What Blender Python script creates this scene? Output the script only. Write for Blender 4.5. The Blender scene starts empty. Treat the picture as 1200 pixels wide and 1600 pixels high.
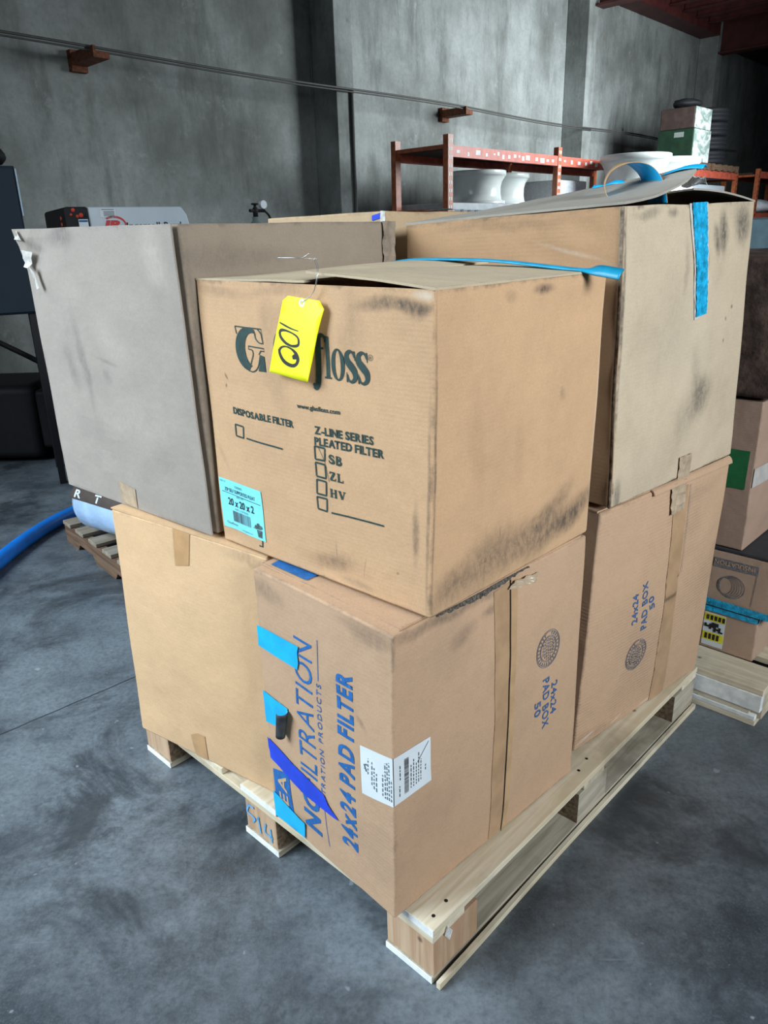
import bpy, bmesh, math, random
from mathutils import Vector, Matrix, noise
random.seed(7)
sc = bpy.context.scene
col = sc.collection
R = math.radians

# ---------------------------------------------------------------- camera
cam_d = bpy.data.cameras.new('camera')
cam_d.sensor_fit = 'AUTO'; cam_d.sensor_width = 36.0
cam_d.lens = 36.0 * 1166.58 / 1600.0
cam_d.clip_start = .05; cam_d.clip_end = 200
cam = bpy.data.objects.new('camera', cam_d); col.objects.link(cam)
cam.matrix_world = Matrix.Translation((0, 0, 1.39636)) @ Matrix.Rotation(R(90 - 20.208), 4, 'X') @ Matrix.Rotation(-0.028577, 4, 'Z')
sc.camera = cam

# ---------------------------------------------------------------- light
world = bpy.data.worlds.new('world'); sc.world = world
world.use_nodes = True
wn = world.node_tree.nodes
wn['Background'].inputs[0].default_value = (.80, .90, 1.0, 1)
wn['Background'].inputs[1].default_value = .07

def area(name, loc, target, sx, sy, power, colr, spread=180):
    d = bpy.data.lights.new(name, 'AREA'); d.shape = 'RECTANGLE'; d.size = sx; d.size_y = sy
    d.energy = power; d.color = colr; d.spread = R(spread)
    o = bpy.data.objects.new(name, d); col.objects.link(o); o.location = loc
    o.rotation_euler = (Vector(target) - Vector(loc)).to_track_quat('-Z', 'Y').to_euler()
    return o
# added area lamps floating in the room for assumed daylight; no doors are built
area('added_left_lamp', (-4.4, .6, 3.2), (-.65, 1.7, .05), 3.2, 2.6, 178, (.78, .91, 1.0), 104)  # added lamp in the room, set so the stack shades the right floor
area('added_right_lamp', (3.05, -2.55, 3.0), (.60, 1.5, 1.30), 2.2, 1.6, 36, (.88, .955, 1.0), 50)  # added narrow-cone lamp, aimed to brighten the upper right-hand box faces
area('added_far_lamp', (6.14, 8.64, 3.2), (1.81, 11.78, 1.9), 2.4, 2.4, 380, (.88, .96, 1.0), 140)  # added lamp hanging mid-room, aimed to brighten the back wall and racks
sc.view_settings.view_transform = 'Standard'
sc.view_settings.look = 'None'
sc.view_settings.gamma = 1.0
sc.view_settings.exposure = 0.0
sc.view_settings.use_curve_mapping = False

# ---------------------------------------------------------------- helpers
def smooth(a, b, x):
    t = max(0., min(1., (x - a) / (b - a))); return t * t * (3 - 2 * t)

def origin_of(o):
    v = Vector((0, 0, 0))
    while o is not None:
        v += Vector(o.location); o = o.parent
    return v

def link(name, bm, mat, parent=None, loc=None, smooth_shade=False):
    """bm in world coordinates -> one mesh object"""
    if loc is None:
        loc = origin_of(parent) if parent else Vector((0, 0, 0))
    loc = Vector(loc)
    bmesh.ops.translate(bm, verts=bm.verts, vec=-loc)
    me = bpy.data.meshes.new(name); bm.to_mesh(me); bm.free()
    if isinstance(mat, (list, tuple)):
        for m in mat: me.materials.append(m)
    else:
        me.materials.append(mat)
    if smooth_shade:
        me.polygons.foreach_set('use_smooth', [True] * len(me.polygons))
    o = bpy.data.objects.new(name, me); col.objects.link(o)
    if parent:
        o.parent = parent
        o.location = loc - origin_of(parent)
    else:
        o.location = loc
    return o

def thing(name, loc, label, cat, group=None):
    o = bpy.data.objects.new(name, None); col.objects.link(o); o.location = loc
    o.empty_display_size = .1
    o['label'] = label; o['category'] = cat
    if group: o['group'] = group
    return o

def tag(o, label, cat, group=None):
    o['label'] = label; o['category'] = cat
    if group: o['group'] = group
    return o

def struct(o):
    o['kind'] = 'structure'; return o

def bevel(o, w, seg=2, ang=35):
    m = o.modifiers.new('bevel', 'BEVEL'); m.width = w; m.segments = seg
    m.limit_method = 'ANGLE'; m.angle_limit = R(ang); m.harden_normals = True
    o.data.polygons.foreach_set('use_smooth', [True] * len(o.data.polygons))
    return o

def add_box(bm, c, ax, half, mi=0):
    """box: centre, three axis vectors, half sizes"""
    c = Vector(c); vs = []
    for i in (-1, 1):
        for j in (-1, 1):
            for k in (-1, 1):
                vs.append(bm.verts.new(c + Vector(ax[0]) * half[0] * i + Vector(ax[1]) * half[1] * j + Vector(ax[2]) * half[2] * k))
    for f in ((0, 1, 3, 2), (4, 6, 7, 5), (0, 4, 5, 1), (2, 3, 7, 6), (0, 2, 6, 4), (1, 5, 7, 3)):
        fc = bm.faces.new([vs[q] for q in f]); fc.material_index = mi
    return vs

def add_tube(bm, pts, rad, seg=12, caps=True):
    pts = [Vector(p) for p in pts]; rings = []
    for i, p in enumerate(pts):
        d = (pts[min(i + 1, len(pts) - 1)] - pts[max(i - 1, 0)]).normalized()
        up = Vector((0, 0, 1)) if abs(d.z) < .9 else Vector((1, 0, 0))
        x = d.cross(up).normalized(); y = x.cross(d).normalized()
        r = rad[i] if isinstance(rad, (list, tuple)) else rad
        rings.append([bm.verts.new(p + (x * math.cos(a) + y * math.sin(a)) * r) for a in [2 * math.pi * k / seg for k in range(seg)]])
    for a, b in zip(rings, rings[1:]):
        for k in range(seg):
            bm.faces.new([a[k], a[(k + 1) % seg], b[(k + 1) % seg], b[k]])
    if caps:
        bm.faces.new(rings[0]); bm.faces.new(list(reversed(rings[-1])))

def add_lathe(bm, prof, c, seg=40, axis=None, closed=False):
    """prof = [(r, h)], about axis (default z) through c"""
    c = Vector(c); az = Vector(axis).normalized() if axis else Vector((0, 0, 1))
    ref = Vector((1, 0, 0)) if abs(az.x) < .9 else Vector((0, 1, 0))
    ex = az.cross(ref).normalized(); ey = az.cross(ex)
    rings = []
    for r, h in prof:
        if r < 1e-5:
            rings.append([bm.verts.new(c + az * h)]); continue
        rings.append([bm.verts.new(c + az * h + (ex * math.cos(2 * math.pi * k / seg) + ey * math.sin(2 * math.pi * k / seg)) * r) for k in range(seg)])
    pairs = list(zip(rings, rings[1:]))
    if closed: pairs.append((rings[-1], rings[0]))
    for a, b in pairs:
        for k in range(seg):
            k2 = (k + 1) % seg
            if len(a) == 1 and len(b) == 1: continue
            if len(a) == 1: bm.faces.new([a[0], b[k2], b[k]])
            elif len(b) == 1: bm.faces.new([a[k], a[k2], b[0]])
            else: bm.faces.new([a[k], a[k2], b[k2], b[k]])

def spline(pts, n=8):
    P = [Vector(p) for p in pts]; out = []
    for i in range(len(P) - 1):
        p0 = P[max(i - 1, 0)]; p1 = P[i]; p2 = P[i + 1]; p3 = P[min(i + 2, len(P) - 1)]
        for k in range(n):
            t = k / n
            out.append(.5 * ((2 * p1) + (p2 - p0) * t + (2 * p0 - 5 * p1 + 4 * p2 - p3) * t * t + (3 * p1 - p0 - 3 * p2 + p3) * t ** 3))
    out.append(P[-1]); return out

# ---------------------------------------------------------------- materials
class NT:
    def __init__(s, name):
        s.m = bpy.data.materials.new(name); s.m.use_nodes = True
        s.t = s.m.node_tree; s.n = s.t.nodes; s.b = s.n['Principled BSDF']
    def new(s, kind, **kw):
        nd = s.n.new(kind)
        for k, v in kw.items(): setattr(nd, k, v)
        return nd
    def put(s, sock, v):
        if hasattr(v, 'is_output'): s.t.links.new(v, sock)
        else:
            if isinstance(v, (tuple, list)) and len(v) == 3 and sock.type == 'RGBA': v = (*v, 1)
            sock.default_value = v
    def math(s, op, a, b=0., c=None, clamp=False):
        nd = s.new('ShaderNodeMath', operation=op, use_clamp=clamp)
        s.put(nd.inputs[0], a); s.put(nd.inputs[1], b)
        if c is not None: s.put(nd.inputs[2], c)
        return nd.outputs[0]
    def mix(s, f, a, b, mode='MIX'):
        nd = s.new('ShaderNodeMix', data_type='RGBA', blend_type=mode, clamp_factor=True)
        s.put(nd.inputs[0], f); s.put(nd.inputs[6], a); s.put(nd.inputs[7], b)
        return nd.outputs[2]
    def noise(s, vec, scale, detail=3., rough=.55, dist=0.):
        nd = s.new('ShaderNodeTexNoise')
        if vec is not None: s.put(nd.inputs['Vector'], vec)
        nd.inputs['Scale'].default_value = scale; nd.inputs['Detail'].default_value = detail
        nd.inputs['Roughness'].default_value = rough; nd.inputs['Distortion'].default_value = dist
        return nd.outputs['Fac']
    def noisec(s, vec, scale, detail=2.):
        nd = s.new('ShaderNodeTexNoise')
        if vec is not None: s.put(nd.inputs['Vector'], vec)
        nd.inputs['Scale'].default_value = scale; nd.inputs['Detail'].default_value = detail
        return nd.outputs['Color']
    def rng(s, v, a, b, c=0., d=1.):
        nd = s.new('ShaderNodeMapRange', interpolation_type='SMOOTHSTEP')
        s.put(nd.inputs[0], v)
        for i, q in enumerate((a, b, c, d)): nd.inputs[i + 1].default_value = q
        return nd.outputs[0]
    def coord(s, which='Object'):
        return s.new('ShaderNodeTexCoord').outputs[which]
    def geo(s):
        return s.new('ShaderNodeNewGeometry').outputs['Position']
    def mapping(s, vec, loc=(0, 0, 0), rot=(0, 0, 0), scale=(1, 1, 1), kind='POINT'):
        nd = s.new('ShaderNodeMapping', vector_type=kind)
        s.put(nd.inputs[0], vec); nd.inputs[1].default_value = loc; nd.inputs[2].default_value = rot; nd.inputs[3].default_value = scale
        return nd.outputs[0]
    def vadd(s, a, b, op='ADD'):
        nd = s.new('ShaderNodeVectorMath', operation=op); s.put(nd.inputs[0], a); s.put(nd.inputs[1], b); return nd.outputs[0]
    def vscale(s, a, f):
        nd = s.new('ShaderNodeVectorMath', operation='SCALE'); s.put(nd.inputs[0], a); nd.inputs['Scale'].default_value = f; return nd.outputs[0]
    def sep(s, v):
        nd = s.new('ShaderNodeSeparateXYZ'); s.put(nd.inputs[0], v); return nd.outputs
    def bump(s, h, strength, dist=.01, prev=None):
        nd = s.new('ShaderNodeBump'); s.put(nd.inputs['Height'], h); nd.inputs['Strength'].default_value = strength
        nd.inputs['Distance'].default_value = dist
        if prev is not None: s.put(nd.inputs['Normal'], prev)
        return nd.outputs[0]
    def out(s, colr, rough=.7, normal=None, metal=0., spec=.5):
        s.put(s.b.inputs['Base Color'], colr); s.put(s.b.inputs['Roughness'], rough)
        s.b.inputs['Metallic'].default_value = metal
        s.b.inputs['Specular IOR Level'].default_value = spec
        if normal is not None: s.put(s.b.inputs['Normal'], normal)
        return s.m

def plain(name, c, rough=.6, metal=0., var=.12, scale=30., bump=.0, spec=.5):
    t = NT(name); v = t.coord()
    n = t.noise(v, scale, 4)
    c2 = tuple(q * (1 - var) for q in c); c3 = tuple(min(1, q * (1 + var)) for q in c)
    cc = t.mix(t.rng(n, .3, .7), c2, c3)
    nb = t.bump(t.noise(v, scale * 3, 3), bump, .003) if bump else None
    return t.out(cc, rough, nb, metal, spec)

FI = {'L': 0, 'R': 1, 'T': 2, 'B': 3, 'K': 4, 'M': 5}
def card(name, base, grime=.25, edge=.35, flute=0.0, stains=(), lights=(), rough=.82, gcol=(.10, .085, .07), seed=0., edgecol=None):
    """corrugated board; stains = (face, u, v, ru, rv, rot_deg, strength): dirt with a shape of its own"""
    t = NT(name); uv = t.coord('UV'); ob = t.mapping(t.coord('Object'), loc=(seed, seed * 2.3, seed * .7))
    fib = t.noise(t.mapping(ob, scale=(1, 1, 2.2)), 330, 2, .6)
    mid = t.noise(ob, 38, 5, .65)
    spk = t.noise(t.mapping(ob, scale=(1, 1, 1.6)), 150, 3, .7)
    big = t.noise(ob, 4.5, 4, .6)
    c = t.mix(t.rng(fib, .25, .75), tuple(q * .91 for q in base), tuple(min(1, q * 1.07) for q in base))
    c = t.mix(t.rng(mid, .35, .75, 0, .30), c, tuple(q * .86 for q in base))
    c = t.mix(t.rng(spk, .56, .74, 0, .30), c, tuple(q * .70 for q in base))
    c = t.mix(t.rng(spk, .44, .28, 0, .30), c, tuple(min(1, q * 1.22) for q in base))
    c = t.mix(t.math('MULTIPLY', t.rng(big, .45, .75), grime), c, gcol)
    xyz = t.sep(uv)
    u = t.math('MODULO', xyz[0], 2.0); v = xyz[1]
    # rubbed and dirty along the edges
    eu = t.math('MINIMUM', u, t.math('SUBTRACT', 1.0, u)); ev = t.math('MINIMUM', v, t.math('SUBTRACT', 1.0, v))
    d = t.math('MINIMUM', eu, ev)
    dn = t.math('ADD', d, t.math('MULTIPLY', t.math('SUBTRACT', t.noise(ob, 75, 4, .7), .5), .028))
    e1 = t.rng(dn, .0, .016, 1, 0)
    e2 = t.math('MULTIPLY', e1, t.rng(t.noise(ob, 14, 4, .7), .42, .66))
    c = t.mix(t.math('MULTIPLY', e2, edge), c, edgecol or (.07, .06, .055))
    # wandering coordinates for stains
    warp = t.vscale(t.vadd(t.noisec(ob, 9, 4), (.5, .5, .5), 'SUBTRACT'), .09)
    su = t.vadd(uv, warp); su2 = t.vadd(uv, t.vscale(warp, .16))
    brk = t.rng(t.noise(t.mapping(ob, scale=(1, 1, .6)), 85, 5, .75), .28, .72)
    for lst, colr in ((stains, (.035, .035, .038)), (lights, (.62, .56, .47))):
        for (fc, a, b, ra, rb, rot, st) in lst:
            g = t.new('ShaderNodeTexGradient', gradient_type='SPHERICAL')
            t.put(g.inputs[0], t.mapping(su2 if min(ra, rb) < .026 else su, loc=(a + 2 * FI[fc], b, 0), rot=(0, 0, R(rot)), scale=(ra, rb, 1), kind='TEXTURE'))
            k = t.math('MULTIPLY', t.rng(g.outputs[1], 0.0, .9), t.math('ADD', t.math('MULTIPLY', brk, .6), .4))
            c = t.mix(t.math('MULTIPLY', k, st), c, colr)
    h = t.noise(ob, 220, 2, .6)
    nb = t.bump(h, .10, .002)
    nb = t.bump(t.noise(ob, 11, 3, .55), .22, .02, nb)
    if flute:
        w = t.new('ShaderNodeTexWave', wave_type='BANDS', bands_direction='Y')
        t.put(w.inputs[0], uv); w.inputs['Scale'].default_value = 22; w.inputs['Distortion'].default_value = 1.2; w.inputs['Detail Scale'].default_value = 2
        nb = t.bump(t.math('MULTIPLY', w.outputs['Fac'], t.rng(big, .3, .7)), flute, .003, nb)
    return t.out(c, rough, nb, 0, .25)

def wood(name, base, dark, scale=1., axis='X', rough=.75, grime=.3):
    t = NT(name); v = t.coord('Object')
    sc3 = {'X': (2.2, 38, 38), 'Y': (38, 2.2, 38), 'Z': (38, 38, 2.2)}[axis]
    g = t.noise(t.mapping(v, scale=tuple(q * scale for q in sc3)), 1.0, 5, .65, .8)
    m = t.noise(v, 5, 4, .6)
    c = t.mix(t.rng(g, .36, .68), dark, base)
    c = t.mix(t.math('MULTIPLY', t.rng(m, .48, .72), grime), c, (.10, .085, .06))
    k = t.new('ShaderNodeTexVoronoi'); t.put(k.inputs['Vector'], v); k.inputs['Scale'].default_value = 7
    c = t.mix(t.rng(k.outputs['Distance'], .02, .07, .75, 0), c, (.06, .035, .02))
    return t.out(c, rough, t.bump(g, .25, .004), 0, .25)

M = {}
M['ink_green'] = plain('green_ink', (.012, .040, .036), .7, var=.25, scale=90)
M['ink_blue'] = plain('blue_ink', (.010, .115, .36), .7, var=.2, scale=80)
M['ink_blue_soft'] = plain('faded_blue_ink', (.05, .11, .25), .75, var=.25, scale=120)
M['ink_grey'] = plain('grey_ink', (.16, .15, .16), .75, var=.3, scale=150)
M['ink_black'] = plain('black_ink', (.01, .01, .012), .6)
M['ink_soft'] = plain('grey_black_ink', (.10, .14, .16), .7)
M['kraft_print'] = plain('unprinted_kraft', (.50, .33, .20), .8, var=.08, scale=120)
M['cyan_tape'] = plain('cyan_tape', (.004, .42, .80), .38, var=.1, scale=25, bump=.25)
M['teal_tape'] = plain('teal_tape', (.004, .24, .34), .35, var=.15, scale=25, bump=.35)
M['navy_tape'] = plain('deep_blue_tape', (.006, .050, .62), .35, var=.12, scale=20, bump=.2)
M['dark_adhesive'] = plain('dark_adhesive_side', (.03, .035, .04), .6, var=.4, scale=60)
M['tan_tape'] = plain('tan_packing_tape', (.46, .27, .125), .35, var=.12, scale=18, bump=.18)
M['soft_tape'] = plain('aged_packing_tape', (.415, .262, .150), .38, var=.12, scale=18, bump=.18)
M['clear_tape'] = plain('clear_packing_tape', (.43, .33, .23), .22, var=.15, scale=40, bump=.5)
M['white_label'] = plain('white_label', (.66, .72, .76), .5, var=.04, scale=20)
M['aqua_label'] = plain('aqua_label', (.21, .72, .80), .55, var=.04, scale=20)
M['yellow_tag'] = plain('yellow_card', (.88, .90, .008), .5, var=.03, scale=30)
M['wire'] = plain('wire', (.45, .45, .45), .35, metal=.8)
M['white_film'] = plain('white_film', (.72, .77, .82), .25, var=.12, scale=40, bump=.6)
M['white_paper'] = plain('torn_paper', (.50, .48, .45), .7, var=.15, scale=80)
M['pine'] = wood('pale_pine', (.74, .67, .53), (.60, .51, .36), axis='X', grime=.4)
M['pine_end'] = wood('pine_end_grain', (.56, .40, .27), (.42, .26, .16), axis='Z', scale=.7, grime=.15)
M['pine_paint'] = plain('whitewashed_wood', (.80, .83, .83), .7, var=.12, scale=35, bump=.3)
M['pine_grey'] = wood('weathered_pine', (.50, .45, .36), (.32, .28, .21), axis='X', grime=.5)
M['chip'] = plain('chipboard_block', (.16, .11, .065), .85, var=.5, scale=90, bump=.6)
M['blue_chalk'] = plain('blue_paint_mark', (.12, .36, .62), .8, var=.2)
M['old_wood'] = wood('old_brown_wood', (.21, .13, .085), (.11, .065, .04), axis='X')
M['old_wood_grey'] = wood('old_grey_wood', (.36, .32, .26), (.24, .2, .15), axis='X')
M['rack_orange'] = plain('rack_orange_paint', (.36, .095, .035), .42, var=.25, scale=20)
M['steel_red'] = plain('red_oxide_steel', (.075, .016, .014), .6, var=.25, scale=6)
M['rust'] = plain('rusty_bracket', (.16, .05, .02), .8, var=.4, scale=40)
M['cable'] = plain('grey_cable', (.07, .07, .065), .6)
M['fan_white'] = plain('white_gelcoat', (.62, .66, .64), .22, var=.05, scale=5)
M['unit_grey'] = plain('galvanised_grey', (.30, .33, .35), .4, var=.12, scale=10)
M['louver_dark'] = plain('dark_blue_grey_louver', (.05, .08, .11), .45)
M['cab_blue'] = plain('dark_slate_blue_paint', (.006, .014, .024), .6, var=.1, scale=5, spec=.2)
M['cab_light'] = plain('pale_slate_edge', (.22, .32, .42), .4)
M['black'] = plain('black_plastic', (.009, .009, .011), .6, spec=.25)
M['black_rubber'] = plain('tyre_rubber', (.007, .008, .011), .7, var=.3, scale=60, bump=.3)
M['comp_white'] = plain('pale_grey_enamel', (.52, .60, .66), .35, var=.04, scale=6)
M['red_ink'] = plain('red_print', (.55, .02, .02), .5)
M['red_lamp'] = plain('red_button', (.60, .06, .03), .3)
M['hose_blue'] = plain('blue_hose', (.004, .19, .72), .42, var=.12, scale=12)
M['brown_label'] = plain('brown_label_band', (.055, .035, .028), .55)
M['green_label'] = plain('green_label', (.015, .13, .045), .5)
M['yellow_label'] = plain('yellow_label', (.75, .66, .03), .5)
M['red_beam'] = plain('red_beam_paint', (.50, .10, .06), .45, var=.2, scale=14)
M['white_sticker'] = plain('white_marking', (.75, .76, .74), .6)
M['dark_wrap'] = plain('dark_brown_wrap', (.060, .038, .030), .55, var=.5, scale=25, bump=.7)
M['pale_glass'] = plain('pale_blue_panel', (.45, .66, .74), .2, var=.15, scale=8)
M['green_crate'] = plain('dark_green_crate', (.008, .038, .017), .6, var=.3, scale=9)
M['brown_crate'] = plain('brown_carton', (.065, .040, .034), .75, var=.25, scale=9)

# plastic stretch wrap over the crates
t = NT('stretch_wrap'); v = t.coord()
n1 = t.noise(t.mapping(v, scale=(1, 1, 1.8)), 4.5, 4, .6, 1.2)
cc = t.mix(t.rng(n1, .38, .62), (.30, .42, .36), (.85, .90, .90))
M['stretch_wrap'] = t.out(cc, .18, t.bump(n1, .7, .03), 0, .6)

# floor: dark trowelled concrete with scuffs and a joint
t = NT('concrete_floor'); g = t.geo()
f1 = t.noise(g, 1.5, 7, .68); f2 = t.noise(g, 5.5, 8, .74, .15); f3 = t.noise(g, 70, 4, .7)
c = t.mix(t.rng(f1, .34, .66), (.046, .057, .068), (.195, .232, .264))
c = t.mix(t.rng(f2, .46, .74, 0, .55), c, (.19, .225, .255))
f4 = t.noise(g, 190, 3, .7)
c = t.mix(t.rng(f3, .35, .75, 0, .45), c, (.026, .029, .033))
c = t.mix(t.rng(f4, .45, .8, 0, .35), c, (.20, .23, .26))
dk = t.noise(g, 2.1, 6, .7, .6)
c = t.mix(t.rng(dk, .48, .66, 0, .78), c, (.026, .031, .037))
fl = t.noise(g, 23, 2, .5)
c = t.mix(t.rng(fl, .71, .76, 0, .6), c, (.32, .36, .40))
xs = t.sep(t.mapping(g, rot=(0, 0, R(-43.56))))
wob = t.math('MULTIPLY', t.math('SUBTRACT', t.noise(g, 6, 3), .5), .012)
for off, w, a in ((2.213, .0045, .75),):
    dl = t.math('ABSOLUTE', t.math('ADD', t.math('ADD', xs[1], -off), wob))
    c = t.mix(t.rng(dl, w * .4, w, a, 0), c, (.010, .011, .012))
scr = t.noise(t.mapping(g, rot=(0, 0, R(35)), scale=(1.2, 26, 1)), 2.2, 3, .6)
c = t.mix(t.rng(scr, .69, .75, 0, .32), c, (.22, .25, .28))
rg = t.rng(f2, .3, .75, .34, .56)
M['floor'] = t.out(c, rg, t.bump(f3, .10, .003, t.bump(f2, .12, .01)), 0, .5)

# wall: weathered tilt-up concrete
t = NT('concrete_wall'); g = t.geo()
w1 = t.noise(g, .75, 6, .62); w2 = t.noise(t.mapping(g, scale=(1, 1, .25)), 3.2, 6, .7); w3 = t.noise(g, 26, 5, .7)
c = t.mix(t.rng(w1, .3, .7), (.150, .160, .150), (.36, .385, .375))
c = t.mix(t.rng(w2, .44, .74, 0, .62), c, (.080, .086, .078))
c = t.mix(t.rng(w3, .40, .75, 0, .22), c, (.10, .10, .09))
ef = t.noise(g, 3.4, 9, .8, .15)
c = t.mix(t.rng(ef, .54, .74, 0, .45), c, (.50, .53, .54))
vo = t.new('ShaderNodeTexVoronoi'); t.put(vo.inputs['Vector'], g); vo.inputs['Scale'].default_value = 1.15
c = t.mix(t.rng(vo.outputs['Distance'], .015, .05, .8, 0), c, (.03, .03, .028))
st = t.noise(t.mapping(g, scale=(4, 4, .35)), 2.0, 4, .6)
c = t.mix(t.rng(st, .66, .76, 0, .5), c, (.06, .058, .05))
M['wall'] = t.out(c, .85, t.bump(w3, .25, .01, t.bump(w2, .2, .03)), 0, .25)

# ---------------------------------------------------------------- structure
YW = R(46.5)
TS = Vector((math.cos(YW), math.sin(YW), 0)); TN = Vector((-math.sin(YW), math.cos(YW), 0)); UP = Vector((0, 0, 1))
def W(s, n, z): return TS * s + TN * n + UP * z
def wbox(bm, s0, s1, n0, n1, z0, z1, mi=0):
    return add_box(bm, W((s0 + s1) / 2, (n0 + n1) / 2, (z0 + z1) / 2), (TS, TN, UP), ((s1 - s0) / 2, (n1 - n0) / 2, (z1 - z0) / 2), mi)

bm = bmesh.new(); wbox(bm, -14, 34, -16, 7.2, -.2, 0); struct(link('floor', bm, M['floor']))
bm = bmesh.new(); wbox(bm, -14, 34, 6.8, 7.1, 0, 8.2); struct(link('wall_back', bm, M['wall']))
bm = bmesh.new(); wbox(bm, 26.0, 26.3, -16, 6.79, 0, 8.2); struct(link('wall_right', bm, M['wall']))
for i, s in enumerate((1.05, 6.235, 11.45, 16.35, 21.3)):
    bm = bmesh.new(); wbox(bm, s, s + .265, 6.8 - .365, 6.799, 0, 8.2)
    o = struct(link('trim_%d' % (i + 1), bm, M['wall'])); bevel(o, .012)
# horizontal construction joint in the panels
# red oxide mezzanine: ledger, girders, joists, deck
def steel(name, boxes):
    bm = bmesh.new()
    for b in boxes: wbox(bm, *b)
    return link(name, bm, M['steel_red'])
struct(steel('ceiling', [(11.3, 26, -6, 6.42, 5.12, 5.2)]))
def ibeam_n(s, n0, n1, z0, z1, w=.24, fl=.03, wb=.02):
    return [(s - w / 2, s + w / 2, n0, n1, z0, z0 + fl), (s - w / 2, s + w / 2, n0, n1, z1 - fl, z1), (s - wb / 2, s + wb / 2, n0, n1, z0 + fl, z1 - fl)]
k = 6
for s in (11.72, 16.5, 21.4):
    struct(steel('trim_%d' % k, ibeam_n(s, -6, 6.43, 4.50, 5.115))); k += 1
for s0, s1 in ((11.86, 16.36), (16.64, 21.26)):
    struct(steel('trim_%d' % k, [(s0, s1, 6.42, 6.78, 4.80, 5.115)])); k += 1
for q in range(16):
    s = 12.4 + q * .56
    if abs(s - 16.5) < .25: continue
    struct(steel('trim_%d' % k, ibeam_n(s, -6, 6.40, 4.90, 5.115, .12, .015, .012))); k += 1

# cable along the wall, on rusty brackets
bm = bmesh.new()
zc = 2.90
pts = [W(s, 6.40, zc + .03 * math.sin(s * 1.1) * .4 - .02 * math.sin((s - 3.5) / 4.9 * math.pi) ** 2) for s in [-2 + .35 * i for i in range(58)]]
add_tube(bm, pts, .011, 8)
add_tube(bm, [p + UP * -.024 + TN * .004 for p in pts], .008, 6)
o = link('wall_cable', bm, M['cable'], smooth_shade=True)
tag(o, 'thin grey cable running the length of the concrete wall', 'cable')
for s, lab in ((3.545, 'rusty wall bracket holding the cable at the left of the photo'), (8.47, 'rusty wall bracket holding the cable above the orange rack')):
    bm = bmesh.new()
    wbox(bm, s - .07, s + .07, 6.36, 6.80, zc - .085, zc - .035)
    wbox(bm, s - .07, s + .07, 6.74, 6.80, zc - .13, zc + .03)
    wbox(bm, s - .07, s - .045, 6.36, 6.80, zc - .035, zc + .0)
    o = link('wall_bracket', bm, M['rust']); tag(o, lab, 'bracket')
bm = bmesh.new(); add_tube(bm, [W(6.44, 6.415, 0.3), W(6.44, 6.415, 2.88)], .017, 8)
tag(link('conduit', bm, M['cable'], smooth_shade=True), 'grey vertical conduit on the pilaster between compressor and orange rack', 'pipe')
bm = bmesh.new(); add_tube(bm, [W(11.74, 6.76, 0.3), W(11.74, 6.76, 4.45)], .03, 8)
tag(link('conduit', bm, M['cable'], smooth_shade=True), 'dark vertical pipe at the farther pilaster under the red girder', 'pipe')

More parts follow.
